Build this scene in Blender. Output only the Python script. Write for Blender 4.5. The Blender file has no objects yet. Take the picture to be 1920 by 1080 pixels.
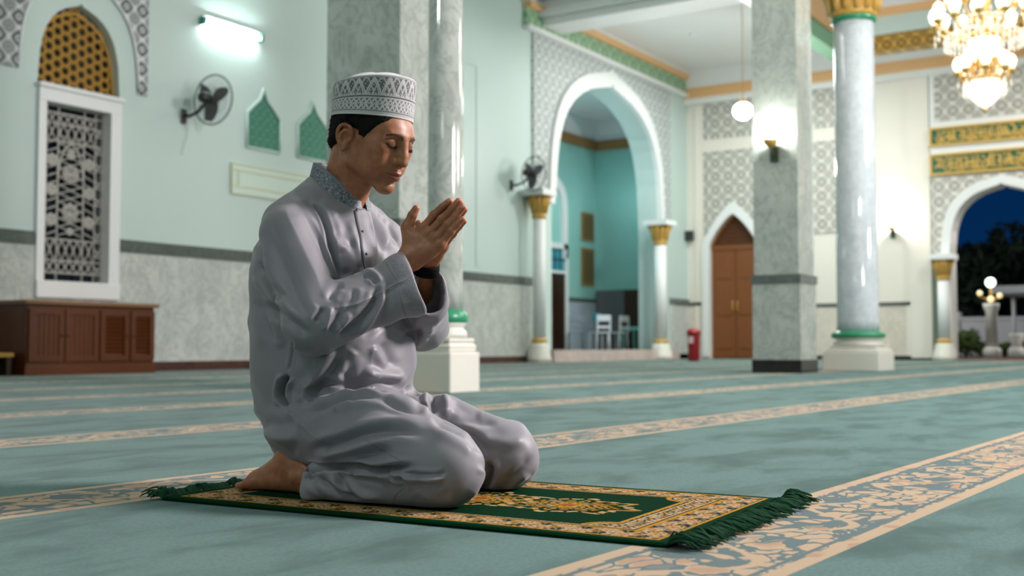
import bpy, bmesh, math, random
import numpy as np
from mathutils import Vector, Matrix
from mathutils.bvhtree import BVHTree

COL = bpy.context.scene.collection
# ------------------------------------------------------------------ measuring the photograph
# the room frame: +X runs along the left wall away from the camera, +Y towards that wall
F, HC = 2150.0, 0.36
YAW, PITCH = math.radians(33.0), math.atan(107 / 2150.0)
FW = np.array([math.cos(YAW) * math.cos(PITCH), math.sin(YAW) * math.cos(PITCH), math.sin(PITCH)])
RT = np.array([math.sin(YAW), -math.cos(YAW), 0.0])
UPV = np.cross(RT, FW)
CAM = np.array([0.0, 0.0, HC])


def at(px, py, X=None, Y=None, Z=None, D=None):
    d = FW + RT * (px - 960) / F - UPV * (py - 540) / F
    t = (X - CAM[0]) / d[0] if X is not None else (Y - CAM[1]) / d[1] if Y is not None else (Z - CAM[2]) / d[2] if Z is not None else D
    return CAM + d * t


def proj(P):
    q = np.asarray(P, float) - CAM
    z = q @ FW
    return np.stack([960 + F * (q @ RT) / z, 540 - F * (q @ UPV) / z, z], -1)


# ------------------------------------------------------------------ object helpers
def tag(o, label=None, cat=None, group=None, kind=None):
    for k, v in (('label', label), ('category', cat), ('group', group), ('kind', kind)):
        if v:
            o[k] = v
    return o


def empty(name, loc=(0, 0, 0), rz=0.0, parent=None):
    o = bpy.data.objects.new(name, None)
    o.empty_display_size = .1
    COL.objects.link(o)
    o.location = loc
    o.rotation_euler = (0, 0, rz)
    if parent:
        o.parent = parent
    return o


def mesh_obj(name, verts, faces, mat=None, parent=None, smooth=False):
    me = bpy.data.meshes.new(name)
    me.from_pydata([tuple(map(float, v)) for v in verts], [], [tuple(map(int, f)) for f in faces])
    me.update()
    if smooth:
        me.shade_smooth()
    return link(name, me, mat, parent)


def link(name, me, mat=None, parent=None):
    o = bpy.data.objects.new(name, me)
    COL.objects.link(o)
    if mat is not None:
        for m in (mat if isinstance(mat, (list, tuple)) else [mat]):
            me.materials.append(m)
    if parent:
        o.parent = parent
    return o


class MB:
    """collects simple solids, then links them as one mesh object"""

    def __init__(s):
        s.v, s.f, s.sm = [], [], []

    def add(s, verts, faces, smooth=False):
        n = len(s.v)
        s.v += [tuple(map(float, v)) for v in verts]
        for f in faces:
            s.f.append(tuple(int(i) + n for i in f))
            s.sm.append(smooth)
        return s

    def box(s, lo, hi, bev=0.0):
        if bev:
            bm = bmesh.new()
            bmesh.ops.create_cube(bm, size=1)
            for v in bm.verts:
                v.co = Vector([(lo[i] + hi[i]) / 2 + v.co[i] * (hi[i] - lo[i]) for i in range(3)])
            bmesh.ops.bevel(bm, geom=bm.edges[:], offset=bev, segments=2, affect='EDGES', profile=.5)
            bm.verts.index_update()
            s.add([v.co[:] for v in bm.verts], [[v.index for v in f.verts] for f in bm.faces])
            bm.free()
            return s
        (a, b, c), (d, e, f) = lo, hi
        return s.add([(a, b, c), (d, b, c), (d, e, c), (a, e, c), (a, b, f), (d, b, f), (d, e, f), (a, e, f)],
                     [(0, 3, 2, 1), (4, 5, 6, 7), (0, 1, 5, 4), (1, 2, 6, 5), (2, 3, 7, 6), (3, 0, 4, 7)])

    def obox(s, c, ax, ay, az):
        """box with centre c and half-axis vectors"""
        c, ax, ay, az = map(np.asarray, (c, ax, ay, az))
        V = [c + i * ax + j * ay + k * az for k in (-1, 1) for i, j in ((-1, -1), (1, -1), (1, 1), (-1, 1))]
        return s.add(V, [(0, 3, 2, 1), (4, 5, 6, 7), (0, 1, 5, 4), (1, 2, 6, 5), (2, 3, 7, 6), (3, 0, 4, 7)])

    def tube(s, pts, r, seg=8, closed=False, caps=True):
        pts = np.asarray(pts, float)
        n = len(pts)
        r = np.full(n, r, float) if np.isscalar(r) else np.asarray(r, float)
        if closed:
            tg = np.roll(pts, -1, 0) - np.roll(pts, 1, 0)
        else:
            tg = np.gradient(pts, axis=0)
        tg /= np.linalg.norm(tg, axis=1)[:, None] + 1e-12
        ref = np.array([0, 0, 1.]) if abs(tg[0][2]) < .9 else np.array([1., 0, 0])
        V = []
        a = np.arange(seg) / seg * 2 * math.pi
        nn = np.cross(tg[0], ref)
        for i in range(n):
            nn = nn - tg[i] * (nn @ tg[i])
            nn /= np.linalg.norm(nn) + 1e-12
            bb = np.cross(tg[i], nn)
            V += list(pts[i] + r[i] * (np.cos(a)[:, None] * nn + np.sin(a)[:, None] * bb))
        fs = []
        for i in range(n if closed else n - 1):
            j = (i + 1) % n
            for k in range(seg):
                l = (k + 1) % seg
                fs.append((i * seg + k, i * seg + l, j * seg + l, j * seg + k))
        if caps and not closed:
            fs.append(tuple(range(seg))[::-1])
            fs.append(tuple((n - 1) * seg + k for k in range(seg)))
        return s.add(V, fs, True)

    def lathe(s, prof, c=(0, 0, 0), seg=32, smooth=True, a0=0.0, square=False):
        """profile of (radius, z) turned about the vertical through c"""
        a = np.arange(seg) / seg * 2 * math.pi + a0
        V = []
        for r, z in prof:
            V += [(c[0] + r * math.cos(t), c[1] + r * math.sin(t), c[2] + z) for t in a]
        fs = []
        for i in range(len(prof) - 1):
            for k in range(seg):
                l = (k + 1) % seg
                fs.append((i * seg + k, i * seg + l, (i + 1) * seg + l, (i + 1) * seg + k))
        fs.append(tuple(range(seg))[::-1])
        fs.append(tuple((len(prof) - 1) * seg + k for k in range(seg)))
        return s.add(V, fs, smooth)

    def build(s, name, mat=None, parent=None):
        me = bpy.data.meshes.new(name)
        me.from_pydata(s.v, [], s.f)
        me.polygons.foreach_set('use_smooth', s.sm)
        me.update()
        return link(name, me, mat, parent)


def copy_tree(o, parent=None):
    c = o.copy()
    COL.objects.link(c)
    if parent is not None:
        c.parent = parent
    for ch in list(o.children):
        copy_tree(ch, c)
    return c


# ------------------------------------------------------------------ node materials
class NT:
    def __init__(s, name):
        s.m = bpy.data.materials.new(name)
        s.m.use_nodes = True
        s.t = s.m.node_tree
        s.b = s.t.nodes['Principled BSDF']

    def n(s, kind, **kw):
        nd = s.t.nodes.new(kind)
        for k, v in kw.items():
            setattr(nd, k, v)
        return nd

    def set(s, sock, v):
        if isinstance(v, bpy.types.NodeSocket):
            s.t.links.new(v, sock)
        elif isinstance(v, (tuple, list)) and sock.type == 'RGBA' and len(v) == 3:
            sock.default_value = (*v, 1)
        else:
            sock.default_value = v

    def math(s, op, a, b=0.0, c=None, clamp=False):
        nd = s.n('ShaderNodeMath', operation=op, use_clamp=clamp)
        s.set(nd.inputs[0], a)
        s.set(nd.inputs[1], b)
        if c is not None:
            s.set(nd.inputs[2], c)
        return nd.outputs[0]

    def mix(s, f, a, b):
        nd = s.n('ShaderNodeMix', data_type='RGBA')
        s.set(nd.inputs[0], f)
        s.set(nd.inputs[6], a)
        s.set(nd.inputs[7], b)
        return nd.outputs[2]

    def step(s, x, lo, hi):
        nd = s.n('ShaderNodeMapRange', interpolation_type='SMOOTHSTEP')
        s.set(nd.inputs[0], x)
        nd.inputs[1].default_value = lo
        nd.inputs[2].default_value = hi
        return nd.outputs[0]

    def obj(s):
        return s.n('ShaderNodeTexCoord').outputs['Object']

    def attr(s, name):
        return s.n('ShaderNodeAttribute', attribute_name=name)

    def xyz(s, v):
        nd = s.n('ShaderNodeSeparateXYZ')
        s.set(nd.inputs[0], v)
        return nd.outputs

    def vec(s, x, y, z=0.0):
        nd = s.n('ShaderNodeCombineXYZ')
        for i, a in enumerate((x, y, z)):
            s.set(nd.inputs[i], a)
        return nd.outputs[0]

    def vmath(s, op, a, b):
        nd = s.n('ShaderNodeVectorMath', operation=op)
        s.set(nd.inputs[0], a)
        s.set(nd.inputs[1], b)
        return nd.outputs[0]

    def noise(s, vec, scale, detail=3.0, rough=.55, out='Fac', dist=0.0):
        nd = s.n('ShaderNodeTexNoise')
        s.set(nd.inputs['Vector'], vec)
        nd.inputs['Scale'].default_value = scale
        nd.inputs['Detail'].default_value = detail
        nd.inputs['Roughness'].default_value = rough
        nd.inputs['Distortion'].default_value = dist
        return nd.outputs[out]

    def vor(s, vec, scale, feature='F1', rnd=1.0, out='Distance'):
        nd = s.n('ShaderNodeTexVoronoi', feature=feature)
        s.set(nd.inputs['Vector'], vec)
        nd.inputs['Scale'].default_value = scale
        nd.inputs['Randomness'].default_value = rnd
        return nd.outputs[out]

    def ramp(s, f, stops):
        nd = s.n('ShaderNodeValToRGB')
        s.set(nd.inputs[0], f)
        e = nd.color_ramp.elements
        while len(e) < len(stops):
            e.new(.5)
        for el, (p, c) in zip(e, stops):
            el.position = p
            el.color = (*c, 1) if len(c) == 3 else c
        return nd.outputs[0]

    def bump(s, h, strength=.3, dist=.01):
        nd = s.n('ShaderNodeBump')
        nd.inputs['Strength'].default_value = strength
        nd.inputs['Distance'].default_value = dist
        s.set(nd.inputs['Height'], h)
        s.t.links.new(nd.outputs[0], s.b.inputs['Normal'])

    def out(s, color=None, rough=None, **kw):
        if color is not None:
            s.set(s.b.inputs['Base Color'], color)
        if rough is not None:
            s.set(s.b.inputs['Roughness'], rough)
        for k, v in kw.items():
            s.set(s.b.inputs[k.replace('_', ' ')], v)
        return s.m


def flat(name, col, rough=.5, **kw):
    return NT(name).out(col, rough, **kw)


def srgb(r, g, b):
    return tuple((c / 255 / 12.92) if c / 255 <= .04045 else ((c / 255 + .055) / 1.055) ** 2.4 for c in (r, g, b))


# ------------------------------------------------------------------ distance-field modelling
def smin(a, b, k):
    if k <= 0:
        return np.minimum(a, b)
    h = np.maximum(k - np.abs(a - b), 0) / k
    return np.minimum(a, b) - h * h * k * .25


def smax(a, b, k):
    return -smin(-a, -b, k)


class Field:
    def __init__(s, lo, hi, h):
        s.lo, s.h = np.array(lo, float), h
        s.n = np.ceil((np.array(hi) - s.lo) / h).astype(int) + 1
        s.ax = [(s.lo[i] + h * np.arange(s.n[i])).astype(np.float32) for i in range(3)]
        s.d = np.full(s.n, .2, np.float32)

    def sub(s, lo, hi):
        sl = []
        for i in range(3):
            a = int(np.clip(math.floor((lo[i] - s.lo[i]) / s.h), 0, s.n[i]))
            b = int(np.clip(math.ceil((hi[i] - s.lo[i]) / s.h) + 1, 0, s.n[i]))
            if b <= a:
                return None, None
            sl.append(slice(a, b))
        g = [s.ax[0][sl[0]][:, None, None], s.ax[1][sl[1]][None, :, None], s.ax[2][sl[2]][None, None, :]]
        return tuple(sl), g

    def op(s, prim, k=0.0, mode='u'):
        fn, lo, hi = prim
        m = k + 3 * s.h + .004
        sl, g = s.sub(np.array(lo) - m, np.array(hi) + m)
        if sl is None:
            return s
        d = fn(*g)
        cur = s.d[sl]
        s.d[sl] = smin(cur, d, k) if mode == 'u' else smax(cur, -d, k) if mode == 's' else smax(cur, d, k)
        return s

    def u(s, prim, k=0.0):
        return s.op(prim, k, 'u')

    def s_(s, prim, k=0.0):
        return s.op(prim, k, 's')

    def mesh(s):
        d, h = s.d, s.h
        neg = d < 0
        c = np.zeros(tuple(np.array(d.shape) - 1), np.int8)
        for i in (0, 1):
            for j in (0, 1):
                for k in (0, 1):
                    c += neg[i:d.shape[0] - 1 + i, j:d.shape[1] - 1 + j, k:d.shape[2] - 1 + k]
        cells = np.argwhere((c > 0) & (c < 8))
        idm = np.full(c.shape, -1, np.int32)
        idm[tuple(cells.T)] = np.arange(len(cells))
        acc = np.zeros((len(cells), 3))
        cnt = np.zeros(len(cells))
        for a in range(3):
            b, e = [x for x in range(3) if x != a]
            for i in (0, 1):
                for j in (0, 1):
                    o0 = np.zeros(3, int)
                    o0[b], o0[e] = i, j
                    o1 = o0.copy()
                    o1[a] = 1
                    d0 = d[tuple((cells + o0).T)]
                    d1 = d[tuple((cells + o1).T)]
                    x = (d0 < 0) != (d1 < 0)
                    t = np.where(x, d0 / np.where(x, d0 - d1, 1), 0)
                    P = (cells + o0).astype(float)
                    P[:, a] += t
                    acc += P * x[:, None]
                    cnt += x
        V = s.lo + h * acc / cnt[:, None]
        quads = []
        for a in range(3):
            b, e = (a + 1) % 3, (a + 2) % 3
            sh = list(d.shape)
            s0 = [slice(None)] * 3
            s1 = [slice(None)] * 3
            s0[a], s1[a] = slice(0, sh[a] - 1), slice(1, sh[a])
            for q in (b, e):
                s0[q] = s1[q] = slice(1, sh[q] - 1)
            A, B = neg[tuple(s0)], neg[tuple(s1)]
            ed = np.argwhere(A != B)
            flip = A[tuple(ed.T)]
            off = np.zeros(3, int)
            off[b] = off[e] = 1
            ed = ed + off
            ob, oe = np.zeros(3, int), np.zeros(3, int)
            ob[b] = oe[e] = 1
            q = np.stack([idm[tuple((ed - ob - oe).T)], idm[tuple((ed - oe).T)], idm[tuple(ed.T)], idm[tuple((ed - ob).T)]], 1)
            q[~flip] = q[~flip][:, ::-1]
            quads.append(q)
        return V, np.concatenate(quads)


def P_cone(p, q, r1, r2):
    p, q = np.asarray(p, float), np.asarray(q, float)
    ba = q - p
    L2 = float(ba @ ba) + 1e-12

    def fn(x, y, z):
        t = np.clip(((x - p[0]) * ba[0] + (y - p[1]) * ba[1] + (z - p[2]) * ba[2]) / L2, 0, 1)
        return np.sqrt((x - p[0] - t * ba[0]) ** 2 + (y - p[1] - t * ba[1]) ** 2 + (z - p[2] - t * ba[2]) ** 2) - (r1 + (r2 - r1) * t)
    return fn, np.minimum(p - r1, q - r2), np.maximum(p + r1, q + r2)


def P_ell(c, r, R=None):
    c, r = np.asarray(c, float), np.asarray(r, float)
    R = np.eye(3) if R is None else np.asarray(R, float)   # rows: the ellipsoid's own axes

    def fn(x, y, z):
        X, Y, Z = x - c[0], y - c[1], z - c[2]
        q = [(X * R[i][0] + Y * R[i][1] + Z * R[i][2]) for i in range(3)]
        k0 = np.sqrt(sum((q[i] / r[i]) ** 2 for i in range(3)))
        k1 = np.sqrt(sum((q[i] / r[i] ** 2) ** 2 for i in range(3))) + 1e-9
        return k0 * (k0 - 1) / k1
    e = np.abs(R.T) @ r
    return fn, c - e, c + e


def P_loft(sec, n=2.3):
    """stack of superellipse sections (w, cu, cv, ru, rv)"""
    S = np.array(sec, float)

    def fn(x, y, z):
        w = np.clip(z, S[0, 0], S[-1, 0])
        f = lambda i: np.interp(w.ravel(), S[:, 0], S[:, i]).reshape(w.shape).astype(np.float32)
        cu, cv, ru, rv = f(1), f(2), f(3), f(4)
        q = ((np.abs(x - cu) / ru) ** n + (np.abs(y - cv) / rv) ** n) ** (1 / n)
        d = (q - 1) * np.minimum(ru, rv)
        return np.maximum(d, np.maximum(S[0, 0] - z, z - S[-1, 0]))
    return fn, [min(S[:, 1] - S[:, 3]), min(S[:, 2] - S[:, 4]), S[0, 0]], [max(S[:, 1] + S[:, 3]), max(S[:, 2] + S[:, 4]), S[-1, 0]]


def vnormals(V, Q):
    n = np.cross(V[Q[:, 2]] - V[Q[:, 0]], V[Q[:, 3]] - V[Q[:, 1]])
    N = np.zeros_like(V)
    for i in range(4):
        np.add.at(N, Q[:, i], n)
    return N / (np.linalg.norm(N, axis=1)[:, None] + 1e-12)


def relax(V, Q, it=2, lam=.5):
    E = np.concatenate([Q[:, [0, 1]], Q[:, [1, 2]], Q[:, [2, 3]], Q[:, [3, 0]]])
    n = len(V)
    cnt = np.bincount(E[:, 0], minlength=n) + np.bincount(E[:, 1], minlength=n)
    for i in range(it):
        for l in (lam, -lam * 1.04):
            acc = np.stack([np.bincount(E[:, 0], V[E[:, 1], a], n) + np.bincount(E[:, 1], V[E[:, 0], a], n) for a in range(3)], 1)
            V = V + l * (acc / np.maximum(cnt, 1)[:, None] - V)
    return V


def np_mesh(name, V, Q, smooth=True):
    me = bpy.data.meshes.new(name)
    me.vertices.add(len(V))
    me.vertices.foreach_set('co', np.asarray(V, np.float32).ravel())
    k = Q.shape[1]
    me.loops.add(len(Q) * k)
    me.loops.foreach_set('vertex_index', Q.astype(np.int32).ravel())
    me.polygons.add(len(Q))
    me.polygons.foreach_set('loop_start', np.arange(len(Q), dtype=np.int32) * k)
    me.update(calc_edges=True)
    if smooth:
        me.polygons.foreach_set('use_smooth', np.ones(len(Q), bool))
    me.validate()
    return me


def vattr(me, name, vals):
    a = me.attributes.new(name, 'FLOAT', 'POINT')
    a.data.foreach_set('value', np.asarray(vals, np.float32))


def vcol(me, name, rgb):
    a = me.attributes.new(name, 'FLOAT_COLOR', 'POINT')
    a.data.foreach_set('color', np.concatenate([rgb, np.ones((len(rgb), 1))], 1).astype(np.float32).ravel())
# ------------------------------------------------------------------ the kneeling man, modelled in his own frame
# u forward, v to his left, w up; the origin lies on the floor under him
RA = math.radians(3.0)          # the rug (and the man on it) is turned 3 degrees in the room
PX = (2.26 * math.cos(RA) - 1.75 * math.sin(RA), 2.26 * math.sin(RA) + 1.75 * math.cos(RA))
PRZ = math.radians(3.0 - 90.0)
PU = np.array([math.cos(PRZ), math.sin(PRZ), 0])
PV = np.array([-math.sin(PRZ), math.cos(PRZ), 0])
PO = np.array([PX[0], PX[1], 0.0])


def to_world(P):
    P = np.asarray(P, float)
    return PO + P[..., :1] * PU + P[..., 1:2] * PV + P[..., 2:] * np.array([0, 0, 1.])


def to_local(W):
    q = np.asarray(W, float) - PO
    return np.stack([q @ PU, q @ PV, q[..., 2]], -1)


CAML = to_local(CAM)


def LP(px, py, v):
    """point of the man's frame seen at a pixel of the photograph, at side distance v"""
    d = to_local(CAM + FW + RT * (px - 960) / F - UPV * (py - 540) / F) - CAML
    return CAML + d * (v - CAML[1]) / d[1]


COLLAR_LO = ([0, 30, 45, 60, 75, 90, 105, 120, 180], [.694, .696, .700, .708, .726, .745, .762, .772, .780])
COLLAR_UP = ([0, 15, 30, 45, 60, 75, 90, 120, 180], [.734, .737, .746, .758, .771, .785, .797, .812, .822])


# --- clothing: one field, later split into tunic and trousers
def build_cloth():
    h = .0026
    lo, hi = (-.34, -.33, .0), (.50, .33, .83)
    body = Field(lo, hi, h)
    body.u(P_loft([(.050, -.095, .02, .085, .12), (.085, -.092, .02, .105, .14), (.13, -.090, .02, .138, .165), (.20, -.086, .015, .172, .190),
                   (.30, -.086, .01, .184, .198), (.45, -.085, 0, .178, .193), (.55, -.095, 0, .172, .19), (.60, -.102, 0, .158, .180),
                   (.64, -.098, 0, .132, .155), (.68, -.085, 0, .105, .118), (.71, -.072, 0, .085, .092), (.74, -.062, 0, .068, .078),
                   (.765, -.06, 0, .060, .066)]))
    for s in (-1, 1):
        body.u(P_cone((-.085, s * .06, .712), (-.078, s * .150, .640), .040, .056), .05)
    for s in (-1, 1):
        body.u(P_ell((-.072, s * .085, .148), (.088, .096, .076)), .045)
    for s in (-1, 1):
        body.u(P_cone((-.095, s * .055, .712), (-.110 if s < 0 else -.065, s * .135, .655 if s < 0 else .678), .047, .055 if s < 0 else .045), .04)
    # upper chest and loose front of the tunic
    body.u(P_ell((-.01, 0, .56), (.085, .15, .10)), .06)
    body.u(P_ell((.03, .0, .33), (.085, .14, .09)), .08)
    sl = Field(lo, hi, h)
    sh, el = np.array((-.075, -.168, .622)), np.array((.045, -.212, .412))
    sl.u(P_cone(sh, el, .066, .066), 0)
    cu, cl = LP(752, 512, -.075), LP(778, 552, -.075)
    sl.u(P_cone(el + (.01, 0, .012), cu, .056, .040), .03)
    sl.u(P_cone(el + (0, 0, -.006), cl, .058, .044), .04)
    ax = (cl + cu) / 2 - el
    ax /= np.linalg.norm(ax)
    cr = (LP(757, 478, -.075) + LP(803, 592, -.075)) / 2        # middle of the right cuff
    up = LP(757, 478, -.075) - LP(803, 592, -.075)
    up /= np.linalg.norm(up)
    side = np.cross(up, (0, 1, 0.))
    nr = np.cross(up, np.cross(ax, up))
    nr /= np.linalg.norm(nr)
    sl.u(P_cone(cu + ax * .05, cl + ax * .05, .040, .046), .02)
    sl.u(P_cone(cu, cl, .040, .044), .03)

    def cut(c, n, lo_, hi_):
        return (lambda x, y, z: (x - c[0]) * n[0] + (y - c[1]) * n[1] + (z - c[2]) * n[2]), lo_, hi_
    box_r = (np.array(cr) - .12, np.array(cr) + .12)
    sl.op(cut(cr, nr, *box_r), .004, 'i')
    # hollow cuff
    sl.s_(P_cone(cu - ax * .02, cu + ax * .1, .030, .036), .004)
    sl.s_(P_cone(cl - ax * .02, cl + ax * .1, .034, .040), .004)
    sl.s_(P_cone((cu + cl) / 2 - ax * .01, (cu + cl) / 2 + ax * .1, .034, .042), .004)
    # left sleeve
    s2, e2 = np.array((-.06, .178, .632)), np.array((.055, .205, .420))
    lw = LP(806, 530, .045)
    lc = LP(803, 566, .05)
    sl2 = Field(lo, hi, h)
    sl2.u(P_cone(s2, e2, .064, .064), 0)
    ax2 = (lw + lc) / 2 - e2
    ax2 /= np.linalg.norm(ax2)
    sl2.u(P_cone(e2 + (0, 0, .01), lw - ax2 * .03, .056, .040), .03)
    sl2.u(P_cone(e2 + (0, 0, -.008), lc - ax2 * .03, .058, .044), .04)
    sl2.u(P_cone(lw - ax2 * .03, lw + ax2 * .04, .036, .036), .02)
    sl2.u(P_cone(lc - ax2 * .03, lc + ax2 * .04, .040, .042), .03)
    cl2 = (lw + lc) / 2 + ax2 * .012
    nl = ax2 + np.array((.25, 0, -.15))
    nl /= np.linalg.norm(nl)
    sl2.op(cut(cl2, nl, cl2 - .13, cl2 + .13), .004, 'i')
    sl2.s_(P_cone(lw - ax2 * .06, lw + ax2 * .08, .028, .032), .004)
    sl2.s_(P_cone(lc - ax2 * .06, lc + ax2 * .08, .030, .038), .004)
    sl2.s_(P_cone((lw + lc) / 2 - ax2 * .06, (lw + lc) / 2 + ax2 * .08, .032, .038), .004)
    # legs folded under him
    lg = Field(lo, hi, h)
    kr, kl = np.array((.372, -.165, .094)), np.array((.325, .168, .090))
    for s, k in ((-1, kr), (1, kl)):
        hip = np.array((-.035, s * .105, .168))
        mid = hip * .45 + k * .55 + (0, 0, .022 if s < 0 else .008)
        lg.u(P_cone(hip, mid, .096, .104 if s < 0 else .096), .03)
        lg.u(P_cone(mid, k, .104 if s < 0 else .092, .088 if s < 0 else .086), .03)
        if s < 0:
            lg.u(P_cone((.34, s * .172, .058), (.17, s * .178, .050), .055, .049), .012)
            cf = Field(lo, hi, h)
            cf.u(P_cone((.17, s * .182, .048), (-.03, s * .192, .044), .047, .039), 0)
            cf.u(P_cone((.03, s * .200, .046), (.03, s * .206, .020), .033, .035), .02)
            cf.u(P_cone((.03, s * .206, .020), (-.03, s * .206, .020), .035, .035), .02)
            cf.op(((lambda x, y, z: .034 - .25 * (z - .03) - x + 0 * y), np.array((-.1, -.27, 0)), np.array((.06, -.1, .1))), .003, 'i')
            lg.d = smin(lg.d, cf.d, .012)
        else:
            lg.u(P_cone((.30, s * .172, .058), (.05, s * .18, .045), .055, .045), .03)
    # cloth stretched across the lap
    lg.u(P_ell((.08, .0, .165), (.14, .14, .065)), .06)
    full = Field(lo, hi, h)
    full.d = smin(body.d, lg.d, .022)
    full.d = smin(full.d, sl.d, .012)
    full.d = smin(full.d, sl2.d, .014)
    full.d = smax(full.d, (.0105 - full.ax[2])[None, None, :] + 0 * full.d, .006)   # resting on the rug
    # the tunic ends in a ring under the collar
    th = np.abs(np.degrees(np.arctan2(full.ax[1][None, :], full.ax[0][:, None] + .052)))
    full.d = smax(full.d, (full.ax[2][None, None, :] - (np.interp(th, *COLLAR_LO) + .006)[:, :, None].astype(np.float32)) * .85, .003)
    # neck hole of the tunic
    full.s_(P_cone((-.055, 0, .70), (-.055, 0, .83), .056, .060), .006)
    # trouser hem opening
    full.s_(P_cone((.025, -.195, .042), (-.06, -.197, .042), .028, .032), .003)
    full.s_(P_cone((.025, -.204, .028), (-.06, -.206, .026), .024, .027), .003)
    V, Q = full.mesh()
    V = relax(V, Q, 3)
    leg = sample(lg, V) < sample(body, V) - .001
    arm = np.minimum(sample(sl, V), sample(sl2, V)) < np.minimum(sample(lg, V), sample(body, V))
    return V, Q, leg & ~arm, arm, dict(cr=cr, nr=nr, up=up, cu=cu, cl=cl, ax=ax)


def sample(fl, V):
    g = np.clip((V - fl.lo) / fl.h, 0, fl.n - 1.001)
    i = g.astype(int)
    f = g - i
    o = 0
    for a in (0, 1):
        for b in (0, 1):
            for c in (0, 1):
                w = (f[:, 0] if a else 1 - f[:, 0]) * (f[:, 1] if b else 1 - f[:, 1]) * (f[:, 2] if c else 1 - f[:, 2])
                o = o + w * fl.d[i[:, 0] + a, i[:, 1] + b, i[:, 2] + c]
    return o


# --- head, modelled in millimetres: f forward, l left, t up, origin between the ears
HP, HY, HS = math.radians(24.0), math.radians(-4.0), 1.04
HO = np.array((.044, 0.0, .858))
HM = np.array(Matrix.Rotation(HY, 3, 'Z') @ Matrix.Rotation(HP, 3, 'Y')).T      # rows: f, l, t axes


def H(f, l, t):
    return HO + (np.array((f, l, t)) * HS / 1000.0) @ HM


def HR(rot_l=0.0, rot_t=0.0, rot_f=0.0):
    """ellipsoid axes in the man's frame, first turned (degrees) about the head's own l, t, f axes"""
    M = Matrix.Rotation(math.radians(rot_l), 3, 'Y') @ Matrix.Rotation(math.radians(rot_t), 3, 'Z') @ Matrix.Rotation(math.radians(rot_f), 3, 'X')
    return np.array(M).T @ HM


def hell(f, l, t, a, b, c, **kw):
    return P_ell(H(f, l, t), np.array((a, b, c)) * HS / 1000, HR(**kw))


def hcone(p, q, r1, r2):
    return P_cone(H(*p), H(*q), r1 * HS / 1000, r2 * HS / 1000)


def spline(P, n=24):
    P = np.asarray(P, float)
    t = np.linspace(0, len(P) - 1, n)
    Q = np.concatenate([[2 * P[0] - P[1]], P, [2 * P[-1] - P[-2]]])
    i = np.minimum(t.astype(int), len(P) - 2)
    f = (t - i)[:, None]
    a, b, c, d = Q[i], Q[i + 1], Q[i + 2], Q[i + 3]
    return .5 * (2 * b + (c - a) * f + (2 * a - 5 * b + 4 * c - d) * f ** 2 + (3 * b - a - 3 * c + d) * f ** 3)


def cap_frame():
    cm = np.array(Matrix.Rotation(math.radians(-4.0), 3, 'Z') @ Matrix.Rotation(math.radians(6.0), 3, 'Y')).T
    return cm, np.array((.046, .0, .917)), None, .1065, .0945


LID = [(89, 15, 20), (91.2, 21, 17.2), (91.6, 29, 15.6), (89.2, 38, 17.2), (83.5, 46, 20.5)]


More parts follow.
